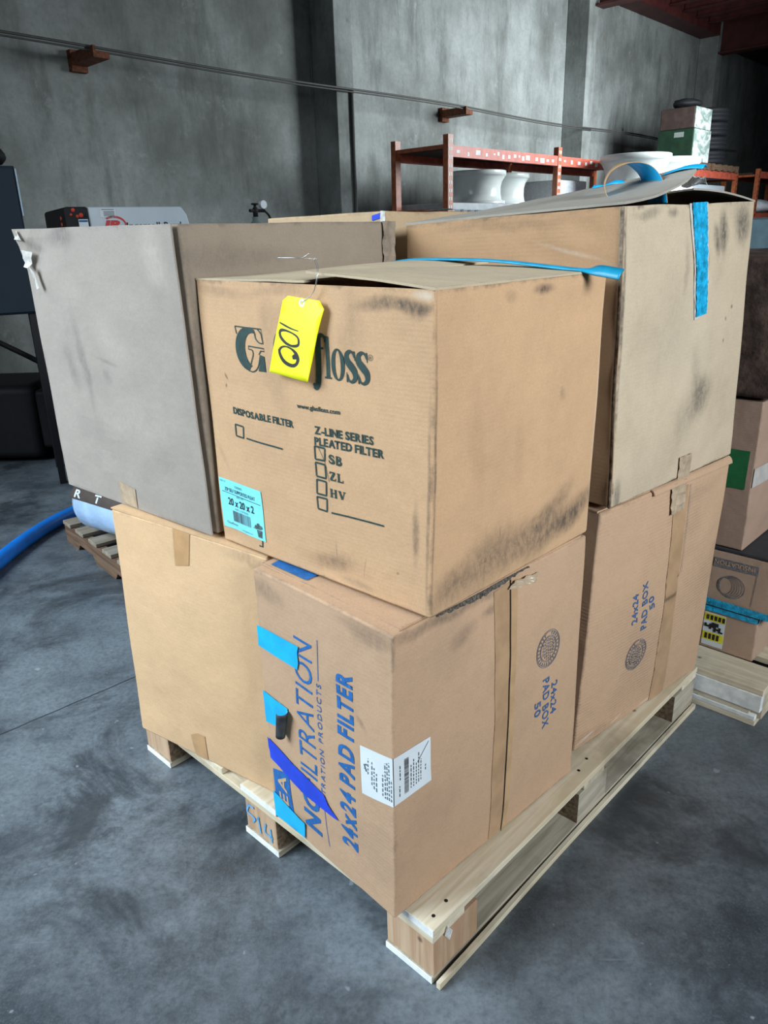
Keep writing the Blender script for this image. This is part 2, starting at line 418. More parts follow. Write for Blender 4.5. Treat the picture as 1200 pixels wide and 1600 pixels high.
# ---------------------------------------------------------------- cardboard boxes: shells with soft sides
COR = {
 'A':{(0,0,0):(-0.0015,1.0926,0.1460),(0,0,1):(0.0069,1.0982,0.7697),(0,1,0):(-0.2732,1.3917,0.1460),(0,1,1):(-0.2726,1.3960,0.7709),(1,0,0):(0.4448,1.5054,0.1460),(1,0,1):(0.4439,1.5168,0.7706),(1,1,0):(0.1679,1.8063,0.1460),(1,1,1):(0.1677,1.8141,0.7707)},
 'B':{(0,0,0):(-0.2490,1.4340,0.1460),(0,0,1):(-0.2480,1.4350,0.7720),(0,1,0):(-0.6825,1.7293,0.1460),(0,1,1):(-0.6795,1.7540,0.7805),(1,0,0):(0.0979,1.9218,0.1460),(1,0,1):(0.0979,1.9218,0.7730),(1,1,0):(-0.3111,2.2131,0.1460),(1,1,1):(-0.3080,2.2379,0.7805)},
 'F':{(0,0,0):(0.4691,1.5777,0.1460),(0,0,1):(0.4859,1.5731,0.7979),(0,1,0):(0.0905,2.0560,0.1460),(0,1,1):(0.1073,2.0514,0.7979),(1,0,0):(0.9270,1.9465,0.1460),(1,0,1):(0.9472,1.9458,0.8035),(1,1,0):(0.5484,2.4248,0.1460),(1,1,1):(0.5686,2.4241,0.8035)},
 'C':{(0,0,0):(0.0735,1.1329,0.7800),(0,0,1):(0.0847,1.1445,1.3213),(0,1,0):(-0.3538,1.5269,0.7800),(0,1,1):(-0.3634,1.5622,1.3267),(1,0,0):(0.4428,1.5110,0.7800),(1,0,1):(0.4551,1.5416,1.3223),(1,1,0):(0.0097,1.9252,0.7800),(1,1,1):(0.0110,1.9581,1.3245)},
 'D':{(0,0,0):(-0.3797,1.5364,0.7860),(0,0,1):(-0.3910,1.5363,1.4308),(0,1,0):(-0.8583,1.9498,0.7860),(0,1,1):(-0.8693,1.9550,1.4384),(1,0,0):(0.0487,2.0293,0.7860),(1,0,1):(0.0422,2.0306,1.4345),(1,1,0):(-0.4298,2.4427,0.7860),(1,1,1):(-0.4386,2.4472,1.4364)},
 'E':{(0,0,0):(0.5063,1.5581,0.8150),(0,0,1):(0.4892,1.5696,1.4405),(0,1,0):(0.0825,2.0327,0.8150),(0,1,1):(0.0747,2.0379,1.4231),(1,0,0):(0.9496,1.9536,0.8150),(1,0,1):(0.9307,1.9701,1.4535),(1,1,0):(0.5258,2.4283,0.8150),(1,1,1):(0.5125,2.4392,1.4383)},
 'G':{(0,0,0):(0.0275,2.1036,0.8050),(0,0,1):(0.0275,2.1036,1.4597),(0,1,0):(-0.3322,2.4609,0.8050),(0,1,1):(-0.3322,2.4609,1.4597),(1,0,0):(0.3887,2.4776,0.8050),(1,0,1):(0.3887,2.4776,1.4597),(1,1,0):(0.0290,2.8249,0.8050),(1,1,1):(0.0290,2.8249,1.4597)},
 'H':{(0,0,0):(0.0304,2.1228,0.1460),(0,0,1):(0.0304,2.1228,0.8000),(0,1,0):(-0.2952,2.4581,0.1460),(0,1,1):(-0.2952,2.4581,0.8000),(1,0,0):(0.3957,2.4848,0.1460),(1,0,1):(0.3957,2.4848,0.8000),(1,1,0):(0.0360,2.8121,0.1460),(1,1,1):(0.0360,2.8121,0.8000)},
}
class Hex:
    def __init__(s, cor, seed=0., bulge=None, dents=(), amp=.0022):
        s.c = {k: Vector(v) for k, v in cor.items()}; s.seed = seed
        s.bulge = {'L': .004, 'R': .004, 'T': .0, 'B': 0., 'K': .004, 'M': .004}
        if bulge: s.bulge.update(bulge)
        s.dents = dents; s.amp = amp
    def tri(s, x, y, z):
        r = Vector((0, 0, 0))
        for (i, j, k), p in s.c.items():
            r += p * ((x if i else 1 - x) * (y if j else 1 - y) * (z if k else 1 - z))
        return r
    def xyz(s, f, u, v):
        return {'L': (0, 1 - u, v), 'R': (u, 0, v), 'T': (u, v, 1), 'B': (u, 1 - v, 0), 'K': (1, u, v), 'M': (1 - u, 1, v)}[f]
    def base(s, f, u, v): return s.tri(*s.xyz(f, u, v))
    def nrm(s, f, u, v):
        e = 1e-3
        return (s.base(f, u + e, v) - s.base(f, u - e, v)).cross(s.base(f, u, v + e) - s.base(f, u, v - e)).normalized()
    def S(s, f, u, v, off=0.):
        p = s.base(f, u, v); n = s.nrm(f, u, v)
        uu = max(0, min(1, u)); vv = max(0, min(1, v))
        h = s.bulge[f] * 16 * uu * (1 - uu) * vv * (1 - vv)
        fall = smooth(0, .12, min(uu, 1 - uu, vv, 1 - vv))
        for (df, a, b, ra, rb, rot, dep) in s.dents:
            if df != f: continue
            x, y = u - a, v - b; cr, sr = math.cos(R(rot)), math.sin(R(rot))
            d = math.hypot((x * cr + y * sr) / ra, (-x * sr + y * cr) / rb)
            if d < 1 and f != 'B': h += dep * (1 - d * d) ** 2 * smooth(0, .05, min(uu, 1 - uu, vv, 1 - vv))
        q = p * 5.5 + Vector((s.seed, s.seed * 1.7, 0))
        if f not in 'BT': h += noise.noise(p * 14 + Vector((s.seed, 0, 0))) * s.amp * .8 * fall
        if f != 'B' and p.z > .16: p = p + noise.noise_vector(q) * s.amp * smooth(0, .06, p.z - min(c.z for c in s.c.values()))
        return p + n * (h + off)
    def dim(s, f):
        return ((s.base(f, 1, .5) - s.base(f, 0, .5)).length, (s.base(f, .5, 1) - s.base(f, .5, 0)).length)
    def shell(s, mat, parent, name='carton_body', N=28, skip=(), bev=.005):
        bm = bmesh.new(); uvl = bm.loops.layers.uv.new('UVMap'); vd = {}
        for f in 'LRTBKM':
            if f in skip: continue
            idx = {}
            for i in range(N + 1):
                for j in range(N + 1):
                    u, v = i / N, j / N
                    key = tuple(round(q, 4) for q in s.xyz(f, u, v))
                    if key not in vd: vd[key] = bm.verts.new(s.S(f, u, v))
                    idx[i, j] = (vd[key], u, v)
            for i in range(N):
                for j in range(N):
                    qd = [idx[i, j], idx[i + 1, j], idx[i + 1, j + 1], idx[i, j + 1]]
                    fc = bm.faces.new([q[0] for q in qd])
                    for lp, q in zip(fc.loops, qd): lp[uvl].uv = (q[1] + 2 * FI[f], q[2])
        o = link(name, bm, mat, parent)
        return bevel(o, bev, 2, 45)

def fill_polys(polys):
    bm = bmesh.new()
    for p in polys:
        if len(p) < 3: continue
        vs = [bm.verts.new((q[0], q[1], 0)) for q in p]
        try: bm.faces.new(vs)
        except Exception: pass
    return bm

def drape(bm, fn, name, mat, parent, cuts=24, lim=None, two=False, sm=True):
    """cut a flat (u,v) mesh along a grid and lay it on a surface fn(u,v)"""
    bmesh.ops.triangulate(bm, faces=[f for f in bm.faces if len(f.verts) > 4])
    us = [v.co.x for v in bm.verts]; vs = [v.co.y for v in bm.verts]
    for axis, lo, hi in ((0, min(us), max(us)), (1, min(vs), max(vs))):
        for k in range(int(math.floor(lo * cuts)) + 1, int(math.ceil(hi * cuts))):
            co = [0, 0, 0]; no = [0, 0, 0]; co[axis] = k / cuts; no[axis] = 1
            bmesh.ops.bisect_plane(bm, geom=bm.verts[:] + bm.edges[:] + bm.faces[:], plane_co=co, plane_no=no)
    for v in bm.verts: v.co = fn(v.co.x, v.co.y)
    bmesh.ops.recalc_face_normals(bm, faces=bm.faces)
    o = link(name, bm, mat, parent)
    if sm: o.data.polygons.foreach_set('use_smooth', [True] * len(o.data.polygons))
    return o

def decal(hx, f, polys, name, mat, parent, off=.0012, rough=0.):
    bm = fill_polys(polys)
    fn = lambda u, v: hx.S(f, u, v, off + (rough * noise.noise(Vector((u * 60, v * 60, hx.seed))) if rough else 0))
    return drape(bm, fn, name, mat, parent, 24 if not rough else 60)

def text_bm(body, bold=0., shear=0., spacing=1.):
    cu = bpy.data.curves.new('txt', 'FONT'); cu.body = body; cu.offset = bold; cu.shear = shear; cu.space_character = spacing
    cu.resolution_u = 3
    ob = bpy.data.objects.new('txt', cu); col.objects.link(ob)
    dg = bpy.context.evaluated_depsgraph_get(); dg.update()
    me = bpy.data.meshes.new_from_object(ob.evaluated_get(dg))
    bm = bmesh.new(); bm.from_mesh(me)
    bpy.data.objects.remove(ob); bpy.data.meshes.remove(me); bpy.data.curves.remove(cu)
    bmesh.ops.remove_doubles(bm, verts=bm.verts, dist=1e-5)
    return bm

def text_into(dst, body, p0, p1, up, bold=0., shear=0., spacing=1., caps=True):
    """lay text between baseline start p0 and end p1 with cap height vector up, all in (u,v)"""
    b = text_bm(body, bold, shear, spacing)
    xs = [v.co.x for v in b.verts]; x0, x1 = min(xs), max(xs)
    H = .729 + bold
    p0 = Vector((*p0, 0)); e = Vector((*p1, 0)) - p0; up = Vector((*up, 0))
    for v in b.verts: v.co = p0 + e * ((v.co.x - x0) / (x1 - x0)) + up * (v.co.y / H)
    me = bpy.data.meshes.new('t'); b.to_mesh(me); b.free(); dst.from_mesh(me); bpy.data.meshes.remove(me)

KERN = {'LT': -.13, 'RA': -.02, 'AT': -.15, 'TR': -.04, 'AD': -.02, 'TI': .01, 'CT': -.02, 'LI': -.01, 'TA': -.13, 'PA': -.10}
def tight_into(dst, body, p0, p1, up, bold=0., gap=.11, space=.30):
    tmp = bmesh.new(); x = 0.; prev = ''
    for ch in body:
        if ch == ' ': x += space; prev = ''; continue
        b = text_bm(ch, bold); xs = [v.co.x for v in b.verts]; lo, hi = min(xs), max(xs)
        x += KERN.get(prev + ch, 0.)
        bmesh.ops.translate(b, verts=b.verts, vec=(x - lo, 0, 0)); x += hi - lo + gap; prev = ch
        me = bpy.data.meshes.new('t'); b.to_mesh(me); b.free(); tmp.from_mesh(me); bpy.data.meshes.remove(me)
    L_ = x - gap; H = .729 + bold
    p0 = Vector((*p0, 0)); e = Vector((*p1, 0)) - p0; up = Vector((*up, 0))
    for v in tmp.verts: v.co = p0 + e * (v.co.x / L_) + up * (v.co.y / H)
    me = bpy.data.meshes.new('t'); tmp.to_mesh(me); tmp.free(); dst.from_mesh(me); bpy.data.meshes.remove(me)

def into(dst, polys):
    for p in polys:
        try: dst.faces.new([dst.verts.new((q[0], q[1], 0)) for q in p])
        except Exception: pass

def rect(u0, v0, u1, v1): return [(u0, v0), (u1, v0), (u1, v1), (u0, v1)]

def stroke(pts, ws, dim=(1, 1), closed=False):
    """variable-width stroke -> quads; pts in (u,v), widths in metres"""
    P = [Vector((p[0] * dim[0], p[1] * dim[1], 0)) for p in pts]; n = len(P)
    if not isinstance(ws, (list, tuple)): ws = [ws] * n
    if len(ws) != n:
        ws = [ws[min(len(ws) - 1, int(i / (n - 1) * (len(ws) - 1)))] * (1 - ((i / (n - 1) * (len(ws) - 1)) % 1)) + ws[min(len(ws) - 1, int(i / (n - 1) * (len(ws) - 1)) + 1)] * ((i / (n - 1) * (len(ws) - 1)) % 1) for i in range(n)]
    L, Rr = [], []
    for i in range(n):
        a = P[(i - 1) % n] if (closed or i) else P[i]; b = P[(i + 1) % n] if (closed or i < n - 1) else P[i]
        d = (b - a).normalized(); no = Vector((-d.y, d.x, 0)) * ws[i] / 2
        L.append(P[i] + no); Rr.append(P[i] - no)
    out = []
    for i in range(n if closed else n - 1):
        j = (i + 1) % n
        out.append([(q.x / dim[0], q.y / dim[1]) for q in (L[i], Rr[i], Rr[j], L[j])])
    return out

def ell(cx, cy, rx, ry, a0=0, a1=360, n=28):
    return [(cx + rx * math.cos(R(a0 + (a1 - a0) * k / n)), cy + ry * math.sin(R(a0 + (a1 - a0) * k / n))) for k in range(n + 1)]

def ring(cx, cy, rx, ry, rix, riy, n=32, a0=0, a1=360, dx=0):
    o = ell(cx, cy, rx, ry, a0, a1, n); i = ell(cx + dx, cy, rix, riy, a0, a1, n)
    return [[o[k], o[k + 1], i[k + 1], i[k]] for k in range(n)]

def outline(pts, w, dim):
    P = list(pts); out = []
    for a, b in zip(P, P[1:] + P[:1]): out += stroke([a, b], w, dim)
    return out

def slab(q, name, mat, parent, th=.004, N=14, bend=None):
    """thin board: q = 4 world corners (hinge0, hinge1, free1, free0); bend(u,v)->lift"""
    q = [Vector(p) for p in q]
    nr = (q[1] - q[0]).cross(q[3] - q[0]).normalized()
    if nr.z < 0: nr = -nr
    bm = bmesh.new(); uvl = bm.loops.layers.uv.new('UVMap'); lay = []
    for s_ in (0, 1):
        g = {}
        for i in range(N + 1):
            for j in range(N + 1):
                u, v = i / N, j / N
                p = (q[0] * (1 - u) + q[1] * u) * (1 - v) + (q[3] * (1 - u) + q[2] * u) * v
                p = p + nr * (th * s_ + (bend(u, v) if bend else 0)) + UP * noise.noise(p * 16) * .0015 * v
                g[i, j] = bm.verts.new(p)
        lay.append(g)
    def face(vs, uvs):
        f = bm.faces.new(vs)
        for lp, t_ in zip(f.loops, uvs): lp[uvl].uv = (t_[0] + 4, t_[1])
    for i in range(N):
        for j in range(N):
            k = [(i, j), (i + 1, j), (i + 1, j + 1), (i, j + 1)]
            uvs = [(a / N, b / N) for a, b in k]
            face([lay[1][a] for a in k], uvs); face([lay[0][a] for a in reversed(k)], list(reversed(uvs)))
    for i in range(N):
        for (a, b) in (((i, 0), (i + 1, 0)), ((i, N), (i + 1, N)), ((0, i), (0, i + 1)), ((N, i), (N, i + 1))):
            face([lay[0][a], lay[0][b], lay[1][b], lay[1][a]], [(.5, .5)] * 4)
    bmesh.ops.recalc_face_normals(bm, faces=bm.faces)
    return link(name, bm, mat, parent)

KR = (.52, .34, .205)
GRP = 'cardboard cartons stacked on the near pallet'
def box_root(key, label, name='cardboard_box'):
    c = [Vector(v) for k, v in COR[key].items() if k[2] == 0]
    return thing(name, sum(c, Vector()) / 4, label, 'box', GRP)

# ================================================================ near pallet
PO = Vector((.0724, 1.0649, 0)); PY = R(45.84)
PA = Vector((math.cos(PY), math.sin(PY), 0)); PL = Vector((-math.sin(PY), math.cos(PY), 0))
def Q(a, l, z): return PO + PA * a + PL * l + UP * z
def pbox(bm, a0, a1, l0, l1, z0, z1, mi=0):
    return add_box(bm, Q((a0 + a1) / 2, (l0 + l1) / 2, (z0 + z1) / 2), (PA, PL, UP), ((a1 - a0) / 2, (l1 - l0) / 2, (z1 - z0) / 2), mi)
PW, PD = 1.246, 1.10
def obj_frame(o, yaw):
    """turn an object's local x along a direction so wood grain runs with the board"""
    o.data.transform(Matrix.Rotation(-yaw, 4, 'Z')); o.rotation_euler = (0, 0, yaw); return o
pal = thing('wooden_pallet', Q(PW / 2, PD / 2, 0), 'pale pine pallet on the floor carrying the big stack of cartons', 'pallet')
def ppart(name, mat, *b, parent=pal, yaw=PY, bev=.002):
    bm = bmesh.new(); pbox(bm, *b)
    o = link(name, bm, mat, parent); obj_frame(o, yaw); bevel(o, bev, 1); return o
tops = [(0, .135), (.165, .265), (.30, .40), (.48, .62), (.70, .80), (.835, .935), (.965, 1.10)]
for (l0, l1) in tops:
    ppart('deck_board', M['pine'], 0, PW, l0, l1, .127, .145)
for (a0, a1) in ((.0, .10), (.575, .675), (1.146, 1.246)):
    ppart('cross_board', M['pine'], a0, a1, .002, PD - .002, .108, .1265, yaw=PY + math.pi / 2)
for (l0, l1) in ((.0, .135), (.48, .62), (.965, 1.10)):
    ppart('bottom_board', M['pine_grey'], 0, PW, l0 + .004, l1 - .004, .0, .018)
for ai, (a0, a1) in enumerate(((.003, .145), (.555, .695), (1.103, 1.243))):
    for li, (l0, l1) in enumerate(((.003, .13), (.49, .612), (.97, 1.097))):
        b = ppart('spacer_block', M['pine_grey'] if not (ai == 0) else M['pine_end'], a0, a1, l0, l1, .0185, .1075)
# split sliver along the near bottom edge, painted board ends, chipboard inner faces
bm = bmesh.new()
add_box(bm, Q(.622, -.0048, .0085), (PA, PL, UP), (.622, .0046, .0080))
bmesh.ops.subdivide_edges(bm, edges=[e for e in bm.edges if e.calc_length() > 1], cuts=12)
for v in bm.verts:
    d = (v.co - PO).dot(PA)
    v.co -= PL * .006 * (1 - smooth(.0, .5, d))
o = link('split_slat', bm, M['pine'], pal); obj_frame(o, PY); o['label'] = 'splintered strip along the bottom board'
for l0, l1 in ((.0, .135), (.48, .62), (.965, 1.10)):
    for z0, z1, i_ in ((.128, .1445, .001), (.001, .017, .005)):
        bm = bmesh.new(); pbox(bm, -.0015, .0, l0 + i_, l1 - i_, z0, z1)
        o = link('painted_end', bm, M['pine_paint'], pal); o['label'] = 'whitish painted board end'
for o in list(pal.children):
    if o.name.startswith('spacer_block'):
        o.data.materials.append(M['chip'])
        for p in o.data.polygons:
            c_ = o.matrix_world @ p.center
            w_ = (Matrix.Rotation(PY, 3, 'Z') @ p.normal)
            cc_ = Vector(p.center); a_ = w_.dot(PA); l_ = w_.dot(PL)
            if abs(l_) > .9 and not (l_ < 0 and (Matrix.Rotation(PY, 3, 'Z') @ cc_ + origin_of(o) - PO).dot(PL) < .02): p.material_index = 1
            if abs(a_) > .9 and (Matrix.Rotation(PY, 3, 'Z') @ cc_ + origin_of(o) - PO).dot(PA) > .02: p.material_index = 1
# blue scribble on the middle block of the left side
bm = bmesh.new()
def pal_end(u, v): return Q(-.0008 + .003, .612 - u * .122, .0185 + v * .089)
dm = (.122, .089)
for pl in ([(.12, .80), (.06, .55), (.30, .50), (.22, .32)], [(.08, .82), (.30, .86)], [(.42, .62), (.46, .12)], [(.38, .50), (.44, .66)], [(.66, .62), (.62, .30), (.86, .28)], [(.80, .56), (.82, .10)]):
    into(bm, stroke(spline([Vector((*p, 0)) for p in pl], 6) if len(pl) > 2 else pl, .006, dm))
drape(bm, lambda u, v: pal_end(u, v) - PA * .0012, 'blue_marking', M['blue_chalk'], pal, 4)
# nail heads
for a in (.03, .07, .60, .645, 1.17, 1.21):
    for l in (.03, .105):
        bm = bmesh.new(); add_lathe(bm, [(.0, .1452), (.004, .1454), (.0045, .1446)], Q(a + random.uniform(-.01, .01), l + random.uniform(-.01, .01), 0), 8)
        link('nail_head', bm, M['black'], pal)
bm = bmesh.new()
for k in range(4):
    add_box(bm, Q(.036 + .003 * k, -.004, .116 - .005 * k), (PA, PL, (UP + PA * .5).normalized()), (.0012, .002, .009))
link('splinter', bm, M['pine_paint'], pal)

# ================================================================ box H (hidden base under the back carton)
hH = Hex(COR['H'], 3)
r = box_root('H', 'plain brown carton at the hidden back corner of the near pallet')
hH.shell(card('card_hidden', KR, seed=9), r, N=10)

# ================================================================ box B (front left, lower)
mB = card('card_tan_clean', (.62, .41, .235), .10, .25, .03, seed=1.,
          stains=[('L', .90, .97, .25, .05, -6, .35)])
hB = Hex(COR['B'], 1, {'L': .010, 'R': .0}, [('L', .30, .55, .5, .4, 0, .004)])
rB = box_root('B', 'clean tan carton at the lower left with small tape tabs, facing the blue hose')
hB.shell(mB, rB)
B4 = COR['B']
slab([B4[0, 1, 1], B4[0, 0, 1], hB.base('T', .45, 0), hB.base('T', .45, 1)], 'flap', mB, rB, .003, 10, lambda u, v: .0005)
decal(hB, 'L', [[(.4404, 1.0), (.5475, 1.0), (.530, .8755), (.4367, .8547)]], 'tape', M['tan_tape'], rB, .0014)
decal(hB, 'L', [[(.3999, .1019), (.45, .125), (.5023, .1257), (.4955, .0039), (.4115, .0024)]], 'tape', M['tan_tape'], rB, .0014)

# ================================================================ box A (front, lower) with blue print
mA = card('card_filter_box', (.49, .32, .205), .14, .45, .05, seed=2.,
          stains=[('L', .10, .93, .22, .06, -4, .45), ('L', .85, .97, .3, .04, 0, .4), ('R', .30, .88, .08, .05, 20, .45), ('R', .45, .93, .1, .03, 10, .5),
                  ('L', .80, .66, .05, .02, -30, .4), ('L', .30, .10, .25, .03, 0, .25), ('R', .25, .985, .5, .03, 0, .6)])
hA = Hex(COR['A'], 2, {'L': .006, 'R': .009}, [('L', .85, .94, .12, .05, 20, -.004)])
rA = box_root('A', 'brown carton at the front lower corner with blue sideways lettering and cyan tape')
hA.shell(mA, rA)
A4 = COR['A']
slab([hA.base('T', .035, .99), hA.base('T', .035, .01), hA.base('T', .50, .01), hA.base('T', .50, .99)], 'flap', mA, rA, .004, 10)
slab([hA.base('T', .97, .01), hA.base('T', .97, .99), hA.base('T', .51, .99), hA.base('T', .51, .01)], 'flap', mA, rA, .004, 10)
# blue lettering reading upwards
bm = bmesh.new(); dA = hA.dim('L')
tight_into(bm, '24x24 PAD FILTER', (.738, .148), (.745, .806), (-.112, .0), .040)
fA = lambda name: drape(bm, lambda u, v: hA.S('L', u, v, .0010), name, M['ink_blue'], rA, 28)
fA('size_lettering'); bm = bmesh.new()
tight_into(bm, 'NC', (.446, .086), (.450, .250), (-.146, .0), .040)
tight_into(bm, 'FILTRATION', (.452, .270), (.4643, .834), (-.150, .0), -.002, .13)
fA('brand_lettering'); bm = bmesh.new()
tight_into(bm, 'FILTRATION PRODUCTS', (.517, .240), (.5269, .7124), (-.034, .0), .004, .22, .55)
into(bm, stroke([(.508, .864), (.5084, .722)], .0016, dA) + stroke([(.503, .228), (.5116, .0723)], .0016, dA))
fA('subtitle_lettering'); bm = bmesh.new()
rc = [(.026, .214), (.1835, .249), (.2146, .006), (.042, .0054)]
into(bm, [rc])
fA('printed_block')
bm = bmesh.new(); tight_into(bm, 'R EA', (.168, .020), (.154, .222), (-.090, -.008), .020, .09, .18)
drape(bm, lambda u, v: hA.S('L', u, v, .0017), 'reversed_letters', M['kraft_print'], rA, 28)
# blue patch on the top flap
bm = fill_polys([[(.045, .93), (.15, .965), (.145, .70), (.11, .73), (.105, .66), (.05, .655)]])
drape(bm, lambda u, v: hA.base('T', u, v) + UP * .0060, 'blue_patch', M['ink_blue'], rA, 10)
# cyan and deep blue tapes
def tape_poly(hx, f, poly, mat, par, off=.0016, name='tape', rough=.0012):
    return decal(hx, f, [poly], name, mat, par, off + rough, rough)
tape_poly(hA, 'L', [(.003, .790), (.12, .796), (.3671, .8047), (.355, .775), (.362, .745), (.3489, .7163), (.17, .715), (.003, .713)], M['cyan_tape'], rA)
tape_poly(hA, 'L', [(.003, .539), (.2353, .5365), (.222, .49), (.1955, .4341), (.12, .425), (.0065, .4081)], M['cyan_tape'], rA)
tape_poly(hA, 'L', [(.0016, .3416), (.0313, .3383), (.293, .3115), (.5096, .2926), (.545, .262), (.6197, .2288), (.502, .2243), (.3017, .2212), (.015, .2583)], M['navy_tape'], rA)
tape_poly(hA, 'L', [(.0175, .118), (.3067, .0827), (.297, .0163), (.0201, .0054)], M['cyan_tape'], rA, .0022)
# the loose end of the second tape curls over
bm = bmesh.new(); N = 10; prev = None
for k in range(N + 1):
    a = k / N; ang = a * 200
    rr = .012
    lift = .003 + rr * (1 - math.cos(R(ang)))
    du = .04 * 1.3 * math.sin(R(ang)) * .55
    p0 = hA.S('L', .215 + du + .012, .530, lift); p1 = hA.S('L', .180 + du + .004, .418, lift * .8)
    cur = [bm.verts.new(p0.lerp(p1, j / 6)) for j in range(7)]
    if prev:
        for j in range(6): bm.faces.new([prev[j], prev[j + 1], cur[j + 1], cur[j]]).material_index = 0 if k < 3 else 1
    prev = cur
o = link('curled_tape_end', bm, [M['cyan_tape'], M['dark_adhesive']], rA, smooth_shade=True)
m_ = o.modifiers.new('solid', 'SOLIDIFY'); m_.thickness = .0008
# corner shipping label
decal(hA, 'L', [[(.7917, .5829), (.9999, .6054), (.9999, .4343), (.7995, .4122)]], 'shipping_label', M['white_label'], rA, .0012)
decal(hA, 'R', [[(.0001, .6058), (.1484, .6086), (.1552, .447), (.0001, .4377)]], 'shipping_label', M['white_label'], rA, .0012)
bm = bmesh.new(); rnd = random.Random(4)
into(bm, stroke([(.835, .505), (.820, .525), (.838, .530)], .004, dA) + stroke([(.818, .512), (.838, .512)], .0015, dA))
for k, (u, a, b) in enumerate([(.843, .50, .555), (.868, .47, .555), (.882, .46, .535), (.897, .455, .52), (.935, .455, .53), (.950, .45, .575), (.962, .45, .58), (.974, .45, .585), (.987, .45, .53)]):
    v = a
    while v < b:
        l = rnd.uniform(.006, .016); into(bm, [rect(u, v, u + .005, min(b, v + l))]); v += l + .005
drape(bm, lambda u, v: hA.S('L', u, v, .0019), 'label_print', M['ink_soft'], rA, 28)
bm = bmesh.new(); v = .462; rnd = random.Random(8)
while v < .585:
    h = rnd.choice([.0014, .0022, .004]); into(bm, [rect(.040, v, .058, v + h)]); v += h + rnd.choice([.0018, .003])
for u, a, b in [(.020, .462, .50), (.022, .52, .57), (.066, .468, .55), (.077, .468, .565), (.088, .47, .55), (.098, .472, .58), (.108, .475, .55), (.128, .50, .52)]:
    v = a
    while v < b:
        l = rnd.uniform(.005, .014); into(bm, [rect(u, v, u + .003, min(b, v + l))]); v += l + .004
into(bm, stroke([(.095, .545), (.140, .598)], .0012, hA.dim('R')))
drape(bm, lambda u, v: hA.S('R', u, v, .0019), 'label_print', M['ink_black'], rA, 28)
# seam of the closing flaps, and its tape
dAR = hA.dim('R')
decal(hA, 'R', [[(.4544, .972), (.535, .978), (.5335, .009), (.4659, .012)]], 'tape', M['soft_tape'], rA, .0012, .0006)
decal(hA, 'R', [[(.545, .978), (.580, .975), (.565, .012), (.5405, .009)]], 'tape', plain('thin_tape', (.47, .30, .165), .4, var=.1, scale=20), rA, .0010)
bm = bmesh.new(); into(bm, stroke([(.5405, .985), (.539, .5), (.537, .004)], .0028, dAR))
drape(bm, lambda u, v: hA.S('R', u, v, .0021), 'flap_seam', M['black'], rA, 28)
# round maker's seal and lettering
def seal(bm, cu, cv, r, dim, rot):
    ru, rv = r / dim[0], r / dim[1]
    for k in (1.0, .93, .70, .64):
        into(bm, ring(cu, cv, ru * k, rv * k, ru * (k - .035), rv * (k - .035), 36))
    for k in range(26):
        a = 2 * math.pi * k / 26
        if 1.25 < a < 1.9: continue
        e = [(cu + ru * q * math.cos(a + d), cv + rv * q * math.sin(a + d)) for q, d in ((.74, -.05), (.89, -.05), (.89, .05), (.74, .05))]
        into(bm, [e])
    for y in (-.42, -.27, -.12, .03, .18, .33, .46):
        hw = math.sqrt(max(.02, .56 ** 2 - y * y)); x = -hw
        rr = random.Random(int((y + 1) * 100))
        while x < hw - .05:
            l = rr.uniform(.06, .17); p = [(x, y - .045), (min(hw, x + l), y - .045), (min(hw, x + l), y + .045), (x, y + .045)]
            c_, s_ = math.cos(R(rot)), math.sin(R(rot))
            into(bm, [[(cu + ru * (a * c_ - b * s_), cv + rv * (a * s_ + b * c_)) for a, b in p]]); x += l + .05
bm = bmesh.new(); seal(bm, .772, .6455, .0445, dAR, -90)
drape(bm, lambda u, v: hA.S('R', u, v, .0010), 'round_seal', M['ink_grey'], rA, 28)
bm = bmesh.new()
text_into(bm, '24x24', (.803, .497), (.811, .360), (.040, .0), .022, 0, 1.12)
text_into(bm, 'PAD BOX', (.7465, .5314), (.7586, .3238), (.042, .0), .022, 0, 1.12)
text_into(bm, '50', (.700, .4562), (.7036, .3954), (.040, .0), .022, 0, 1.1)
drape(bm, lambda u, v: hA.S('R', u, v, .0010), 'blue_lettering', M['ink_blue_soft'], rA, 28)
# torn corrugated edge and loose tape under the upper carton
bm = bmesh.new(); prev = None; rnd = random.Random(3)
for k in range(41):
    u = .18 + .46 * k / 40
    d = .018 * (1 - abs(k - 18) / 24) + rnd.uniform(-.005, .005)
    cur = [bm.verts.new(hA.S('R', u, .998, .0015)), bm.verts.new(hA.S('R', u, .998 - max(.004, d), .0018 + rnd.uniform(0, .002)))]
    if prev: bm.faces.new([prev[0], prev[1], cur[1], cur[0]])
    prev = cur
o = link('torn_edge', bm, plain('dirty_flutes', (.10, .085, .07), .9, var=.7, scale=220, bump=.8), rA)
def crumple(name, fn, nu, nv, mat, par, amp, fr=60, seed=0):
    bm = bmesh.new(); g = {}
    for i in range(nu + 1):
        for j in range(nv + 1):
            u, v = i / nu, j / nv; p, n_ = fn(u, v)
            g[i, j] = bm.verts.new(p + n_ * amp * (1 + 1.6 * noise.noise(p * fr + Vector((seed, 0, 0)))) + noise.noise_vector(p * fr) * amp * .5)
    for i in range(nu):
        for j in range(nv):
            bm.faces.new([g[i, j], g[i + 1, j], g[i + 1, j + 1], g[i, j + 1]])
    o = link(name, bm, mat, par); m = o.modifiers.new('solid', 'SOLIDIFY'); m.thickness = .0006
    return o
crumple('loose_tape_end', lambda u, v: (hA.S('R', .55 + .14 * u - .03 * v, .975 - .018 * u + .020 * (1 - v) - .015, .002), hA.nrm('R', .6, .9)), 10, 6, M['clear_tape'], rA, .006, 70)

